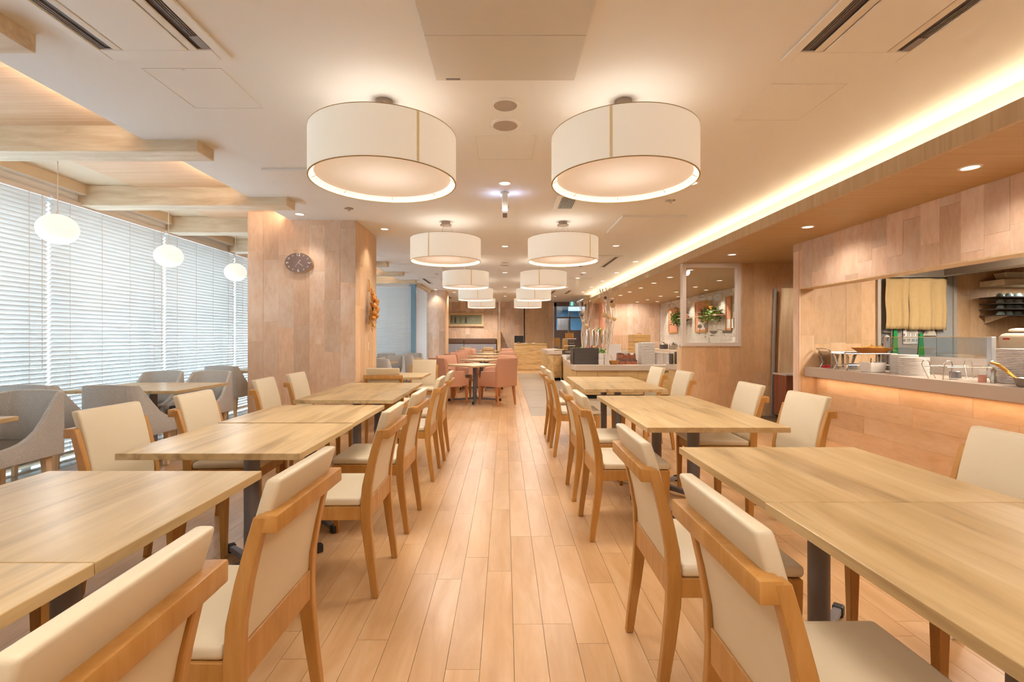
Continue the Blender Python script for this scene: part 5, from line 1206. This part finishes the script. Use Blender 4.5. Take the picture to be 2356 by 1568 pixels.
# things glimpsed under the curtain
t = thing('wall_calendar', 'calendar sheet with large numbers below the curtain', 'calendar', (5.02, 5.952, 1.24))
ob('sheet', MB().box((-0.08, -0.003, -0.10), (0.10, 0, 0.13)), 'paper', t)
for r, s in enumerate(('14 15 16 17', '21 22 23 24', '28 29 30 31')):
    o = ob('numbers', text_mesh(s, 0.045, .0006), 'print_dark', t, (0.01, -0.004, 0.08 - 0.068 * r), (R(90), 0, 0))
    ob('red_number', MB().box((-0.076, -0.004, 0.065 - .068 * r), (-0.066, -0.003, 0.095 - .068 * r)), 'print_red', t)
for x, w2, z0, z1, m, lb, nm in ((4.84, 0.028, 0.95, 1.33, 'green_vinyl', 'bright green bag hanging in the kitchen doorway, left one', 'green_bag'), (5.16, 0.03, 0.95, 1.27, 'green_vinyl', 'bright green bag beside the calendar', 'green_bag'), (5.265, 0.06, 1.24, 1.34, 'plastic_bag', 'clear plastic wrap hanging right of the calendar', 'plastic_wrap')):
    tag(ob(nm, MB().loft([[(x - w2 * k, 5.942, z), (x + w2 * k, 5.942, z), (x + w2 * k, 5.955, z), (x - w2 * k, 5.955, z)] for z, k in ((z0, 1.5), ((z0 + z1) / 2, 1.1), (z1, .75))]).mesh(nm, .004, 1), m), lb, 'bag')
t = thing('wall_rack', 'grey wall rack with utensils at the left of the kitchen doorway', 'rack', (4.72, 5.94, 1.02))
for z in (0.0, 0.12, 0.26): ob('shelf', MB().box((-0.06, -0.03, z), (0.05, 0.015, z + 0.012)), 'stainless_dull', t)
ob('post', MB().box((-0.065, -0.01, -0.1), (-0.055, 0.01, 0.3)).box((0.05, -0.01, -0.1), (0.06, 0.01, 0.3)), 'stainless_dull', t)
ob('utensil', MB().ball((0.0, -0.01, 0.20), 0.03, 10, 8), 'porcelain', t); ob('yellow_box', MB().box((-0.05, -0.03, -0.07), (0.045, 0.01, -0.02)), 'flower_yellow', t)
# hood
t = thing('extractor_hood', 'grey steel extractor hood above the kitchen doorway', 'hood', (5.4, 4.2, 1.96))
ob('hood_side', MB().box((0.0, -3.0, 0.02), (0.02, 1.72, 0.43)), 'hood_steel', t)
ob('hood_back', MB().box((-0.70, 1.70, 0.02), (0.0, 1.745, 0.43)), 'hood_steel', t)
ob('hood_lip', MB().box((-0.015, -3.0, 0.0), (0.04, 1.74, 0.02)).box((-0.70, 1.69, 0.0), (0.0, 1.745, 0.02)), 'stainless', t)
# wall shelves with cups on the right of the opening
t = thing('cup_shelf', 'dark slatted shelves on the kitchen wall at the right frame edge', 'shelf', (6.35, 5.95, 1.22))
SH = [Z_(685, KY), Z_(699.5, KY), Z_(712, KY), Z_(726, KY)]
for k, z in enumerate(SH): ob('shelf_board', MB().box((-0.47, -0.26, z - H - 0.012), (0.9, 0.0, z - H)), 'shelf_dark', t)
ob('side_panel', MB().box((0.86, -0.26, SH[3] - H), (0.88, 0.0, SH[0] - H - 0.012)), 'shelf_dark', t)
ob('bracket', MB().loft([[(-0.40, -0.26, SH[3] - H - 0.012), (-0.40, 0, SH[3] - H - 0.012), (-0.40, 0, SH[3] - H - 0.10)], [(-0.38, -0.26, SH[3] - H - 0.012), (-0.38, 0, SH[3] - H - 0.012), (-0.38, 0, SH[3] - H - 0.10)]]), 'beam_pine', t)
cupm = MB().lathe([(0.040, 0), (0.038, 0.02), (0.022, 0.044), (0.0, 0.046)], 18).mesh('glass_cup', 0, smooth=50)
rows_ = ('top', 'second', 'third', 'bottom')
for r in range(4):
    for c in range(5):
        o = bpy.data.objects.new('glass_cup', cupm); C.objects.link(o)
        if not cupm.materials: cupm.materials.append(M['cup_blue'])
        o.location = (5.99 + 0.105 * c, 5.80, SH[r] + 0.0005)
        tag(o, 'blue glass cup on the %s kitchen shelf, %s from the left' % (rows_[r], ('first', 'second', 'third', 'fourth', 'fifth')[c]), 'cup', 'glass cups on the kitchen shelves')
t = thing('wooden_shelf', 'pale wooden shelf above the cups at the right frame edge', 'shelf', (6.3, 5.95, 1.84))
ob('shelf_board', MB().box((-0.42, -0.30, 0), (0.95, 0, 0.07)).mesh('shelf_board', .004, 1), 'beam_pine', t)
tag(ob('glass_dish', MB().loft([[(a * k, b * k * .6, z) for a, b in ((-.14, -.14), (.14, -.14), (.14, .14), (-.14, .14))] for z, k in ((0, .8), (0.09, 1), (0.09, .93), (0.01, .75))]).mesh('glass_dish', .01, 2), 'machine_cream', None, (6.12, 5.80, 1.911)), 'pale dish on the wooden shelf above the cups', 'dish')
light('AREA', 'shelf_fill_light', (6.4, 5.62, 1.83), 5, WARM, (0, 0, 0), 0.5, 0.1)  # added fill lamp that brightens the cup shelves
light('AREA', 'kitchen_light', (5.0, 2.6, 2.37), 230, (1.0, 0.90, 0.76), (0, 0, 0), 0.6, 4.5)

CT = 0.856
# chafing stand with fries
t = thing('chafing_dish', 'chafing stand with an orange oval dish of fries on the counter', 'chafing dish', (4.02, 5.38, CT), R(90))
for s in (-1, 1):
    for e in (-1, 1):
        ob('stand_leg', MB().tube([(s * .10, e * .26, 0.0), (s * .085, e * .24, 0.06), (s * .10, e * .25, 0.14), (s * .115, e * .27, 0.185)], [.010, .013, .016, .010], 8), 'stainless', t)
ob('stand_ring', MB().tube([(.12 * a, .28 * b, 0.185) for a, b in ((-1, -1), (1, -1), (1, 1), (-1, 1), (-1, -1))], 0.007, 6), 'stainless', t)
ob('lower_rail', MB().tube([(.09 * a, .24 * b, 0.06) for a, b in ((-1, -1), (1, -1), (1, 1), (-1, 1), (-1, -1))], 0.005, 6), 'stainless', t)
for e in (-1, 1): 
    q = ob('fuel_can', MB().lathe([(0.042, 0.012), (0.042, 0.07), (0.036, 0.075), (0, 0.075)], 20, (0, e * .12, 0)).mesh('fuel_can', 0, smooth=40), 'fuel_grey', t)
ob('serving_dish', MB().lathe([(0.10, 0.19), (0.155, 0.245), (0.16, 0.25), (0.15, 0.25), (0.10, 0.205), (0, 0.205)], 32, (0, -.10, 0), 1, 1.35).mesh('serving_dish', 0, smooth=40), 'orange_dish', t)
fr = MB()
for k in range(80):
    a = rb.uniform(0, 2 * PI); rr = .10 * math.sqrt(rb.random()); c = Vector((rr * math.cos(a), -.10 + 1.3 * rr * math.sin(a), 0.235 + 0.05 * (1 - rr / .1) * rb.random()))
    d = Vector((rb.uniform(-1, 1), rb.uniform(-1, 1), rb.uniform(-.2, .5))).normalized() * .035
    fr.tube([c - d, c + d], 0.005, 4)
o = ob('fries', fr, 'fries', t); o['kind'] = 'stuff'
t = thing('chafing_dish', 'empty chafing stand with looped handles at the left end of the counter', 'chafing dish', (4.02, 5.80, CT), R(90))
for s in (-1, 1):
    for e in (-1, 1): ob('stand_leg', MB().tube([(s * .10 , e * .14, 0.0), (s * .08, e * .12, 0.05), (s * .10, e * .13, 0.14), (s * .115, e * .15, 0.185)], [.010, .013, .016, .010], 8), 'stainless', t)
ob('pan', MB().box((-.12, -.16, .175), (.12, .16, .20)).mesh('pan', .006, 2), 'stainless', t)
ob('handle', MB().tube([(-.10, .15, .20), (-.10, .19, .23), (.10, .19, .23), (.10, .15, .20)], .007, 6), 'stainless', t)
tag(ob('red_cap', MB().lathe([(.022, 0), (.026, .012), (.022, .03), (0, .032)], 14).lathe([(.022, 0), (.026, .012), (.022, .03), (0, .032)], 14, (.05, .0, 0)).mesh('red_cap', 0, smooth=40), 'red_cap', None, (3.86, 5.80, CT)), 'pair of small red caps at the left end of the counter', 'cap')
t = thing('sauce_bowl', 'white square bowl with a spoon on the counter front', 'bowl', (3.86, 5.04, CT))
ob('bowl_body', MB().loft([[(a * k * .085, b * k * .085, z) for a, b in ((-1, -1), (1, -1), (1, 1), (-1, 1))] for z, k in ((0, .88), (.105, 1.0), (.105, .93), (.015, .8))]).mesh('bowl_body', .008, 2), 'porcelain', t)
ob('spoon', MB().tube([(0.0, 0.02, .06), (0.02, .05, .12), (.04, .07, .14)], .006, 6), 'stainless', t)
stack('counter_plates', 'taller pile of mauve white plates on the kitchen counter', 'plates', (4.075, 4.90, CT), 20, 0.115, 0.0095, group='plate piles on the kitchen counter')
stack('counter_plates', 'shorter pile of mauve white plates in front on the kitchen counter', 'plates', (3.97, 4.66, CT), 18, 0.118, 0.0095, group='plate piles on the kitchen counter')
stack('counter_plates', 'big pile of white plates at the right frame edge of the counter', 'plates', (4.12, 3.82, CT), 22, 0.15, 0.0125, group='plate piles on the kitchen counter')
stack('counter_plates', 'pile of white plates cut off by the right frame edge', 'plates', (4.16, 3.48, CT), 20, 0.14, 0.0125, group='plate piles on the kitchen counter')
# guard
t = thing('sneeze_guard', 'glass sneeze guard with grey posts standing on the counter', 'guard', (4.36, 4.88, CT))
for y in (0.60, -0.58): ob('post', MB().cbox((0, y, 0.185), (0.045, 0.045, 0.37)).mesh('post', .003, 1), 'aluminium', t)
ob('pane', MB().box((-0.004, -0.56, 0.17), (0.004, 0.58, 0.365)), 'guard_glass', t)
ob('lower_board', MB().box((-0.008, -0.56, 0.0), (0.008, 0.58, 0.17)), 'porcelain', t)
ob('top_edge', MB().box((-0.006, -0.56, 0.365), (0.006, 0.58, 0.372)), 'light_ash', t)
# wire stand
t = thing('wire_stand', 'empty chrome wire warming stand on the counter', 'stand', (3.97, 4.20, CT), R(90))
for s in (-1, 1):
    for e in (-1, 1):
        x, y = s * .10 if e else 0, e * .16
        ob('wire_leg', MB().tube([(s * .07, e * .17 - .03, 0.0), (s * .11, e * .19 - .035, .12)] + [(s * .11, e * .19 + .035 * math.sin(a), .13 + .035 * math.cos(a)) for a in [(-PI / 2 + PI * k / 6) for k in range(7)]] + [(s * .11, e * .19 + .035, .12), (s * .07, e * .17 + .03, 0)], .004, 6), 'stainless', t)
ob('wire_ring', MB().tube([(.11 * a, .20 * b, .11) for a, b in ((-1, -1), (1, -1), (1, 1), (-1, 1), (-1, -1))], .004, 6), 'stainless', t)
ob('fuel_can', MB().lathe([(.04, 0.01), (.04, .065), (.034, .07), (0, .07)], 20, (0, .03, 0)).mesh('fuel_can', 0, smooth=40), 'fuel_grey', t)
t = thing('salt_mill', 'clear shaker of pink salt with a white lid', 'shaker', (3.90, 3.92, CT))
ob('jar', MB().lathe([(.026, 0), (.026, .06), (0, .06)], 20).mesh('jar', 0, smooth=40), 'pink_salt', t)
ob('jar_lid', MB().lathe([(.028, .06), (.025, .10), (0, .10)], 20).mesh('jar_lid', 0, smooth=40), 'porcelain', t)
t = thing('pepper_mill', 'clear pepper mill between the salt shaker and the pan', 'mill', (3.87, 3.80, CT))
ob('jar', MB().lathe([(.020, 0), (.020, .05), (.014, .07), (.018, .11), (0, .115)], 16).mesh('jar', 0, smooth=40), 'stainless', t)
ob('knob', MB().ball((0, 0, .122), .009, 8, 6), 'stainless', t)
t = thing('frying_pan', 'steel pan with a golden handle at the right end of the counter', 'pan', (3.88, 3.50, CT))
ob('pan_body', MB().lathe([(.10, 0), (.135, .065), (.138, .067), (.130, .065), (.095, .008), (0, .008)], 36).mesh('pan_body', 0, smooth=40), 'stainless', t)
ob('handle', MB().tube([(-.02, .12, .05), (-.03, .17, .10), (-.03, .24, .15), (-.03, .30, .165)], [.009, .012, .013, .010], 8), 'brass', t)
# slicer behind
t = thing('meat_slicer', 'cream kitchen machine with bags on top behind the plates', 'machine', (4.85, 4.20, 0.86))
ob('machine_base', MB().box((-.22, -.4, 0), (.30, .33, .16)).mesh('machine_base', .03, 3), 'machine_cream', t)
ob('machine_head', MB().box((-.22, -.4, .22), (.30, .33, .40)).mesh('machine_head', .05, 4, 40), 'machine_cream', t)
ob('machine_neck', MB().box((-.10, -.36, .15), (.25, .05, .24)), 'machine_cream', t)
ob('badge', MB().box((-.223, .20, .34), (-.219, .26, .355)), 'print_red', t)
for k, (y, z, s) in enumerate(((.245, .425, .055), (.045, .4345, .08), (-.225, .4445, .105))):
    tag(ob('food_bag', MB().lathe([(s * math.sin(PI * q / 8), -s * .42 * math.cos(PI * q / 8)) for q in range(9)], 14, (0, 0, 0), 1, 1.5).mesh('food_bag', 0, smooth=50), 'plastic_bag', None, (4.76, 4.20 + y, .86 + z)), 'crumpled bag on top of the cream machine, %s' % ('small front one', 'middle one', 'largest one')[k], 'bag', 'bags on the kitchen machine')
tag(ob('back_worktop', MB().box((4.45, -2.0, 0.80), (5.3, 5.0, 0.86)).box((4.50, -2.0, 0), (5.25, 5.0, 0.80)).mesh('back_worktop'), 'stainless_dull'), 'steel worktop inside the kitchen under the cream machine', 'worktop')
bpy.context.view_layer.update()
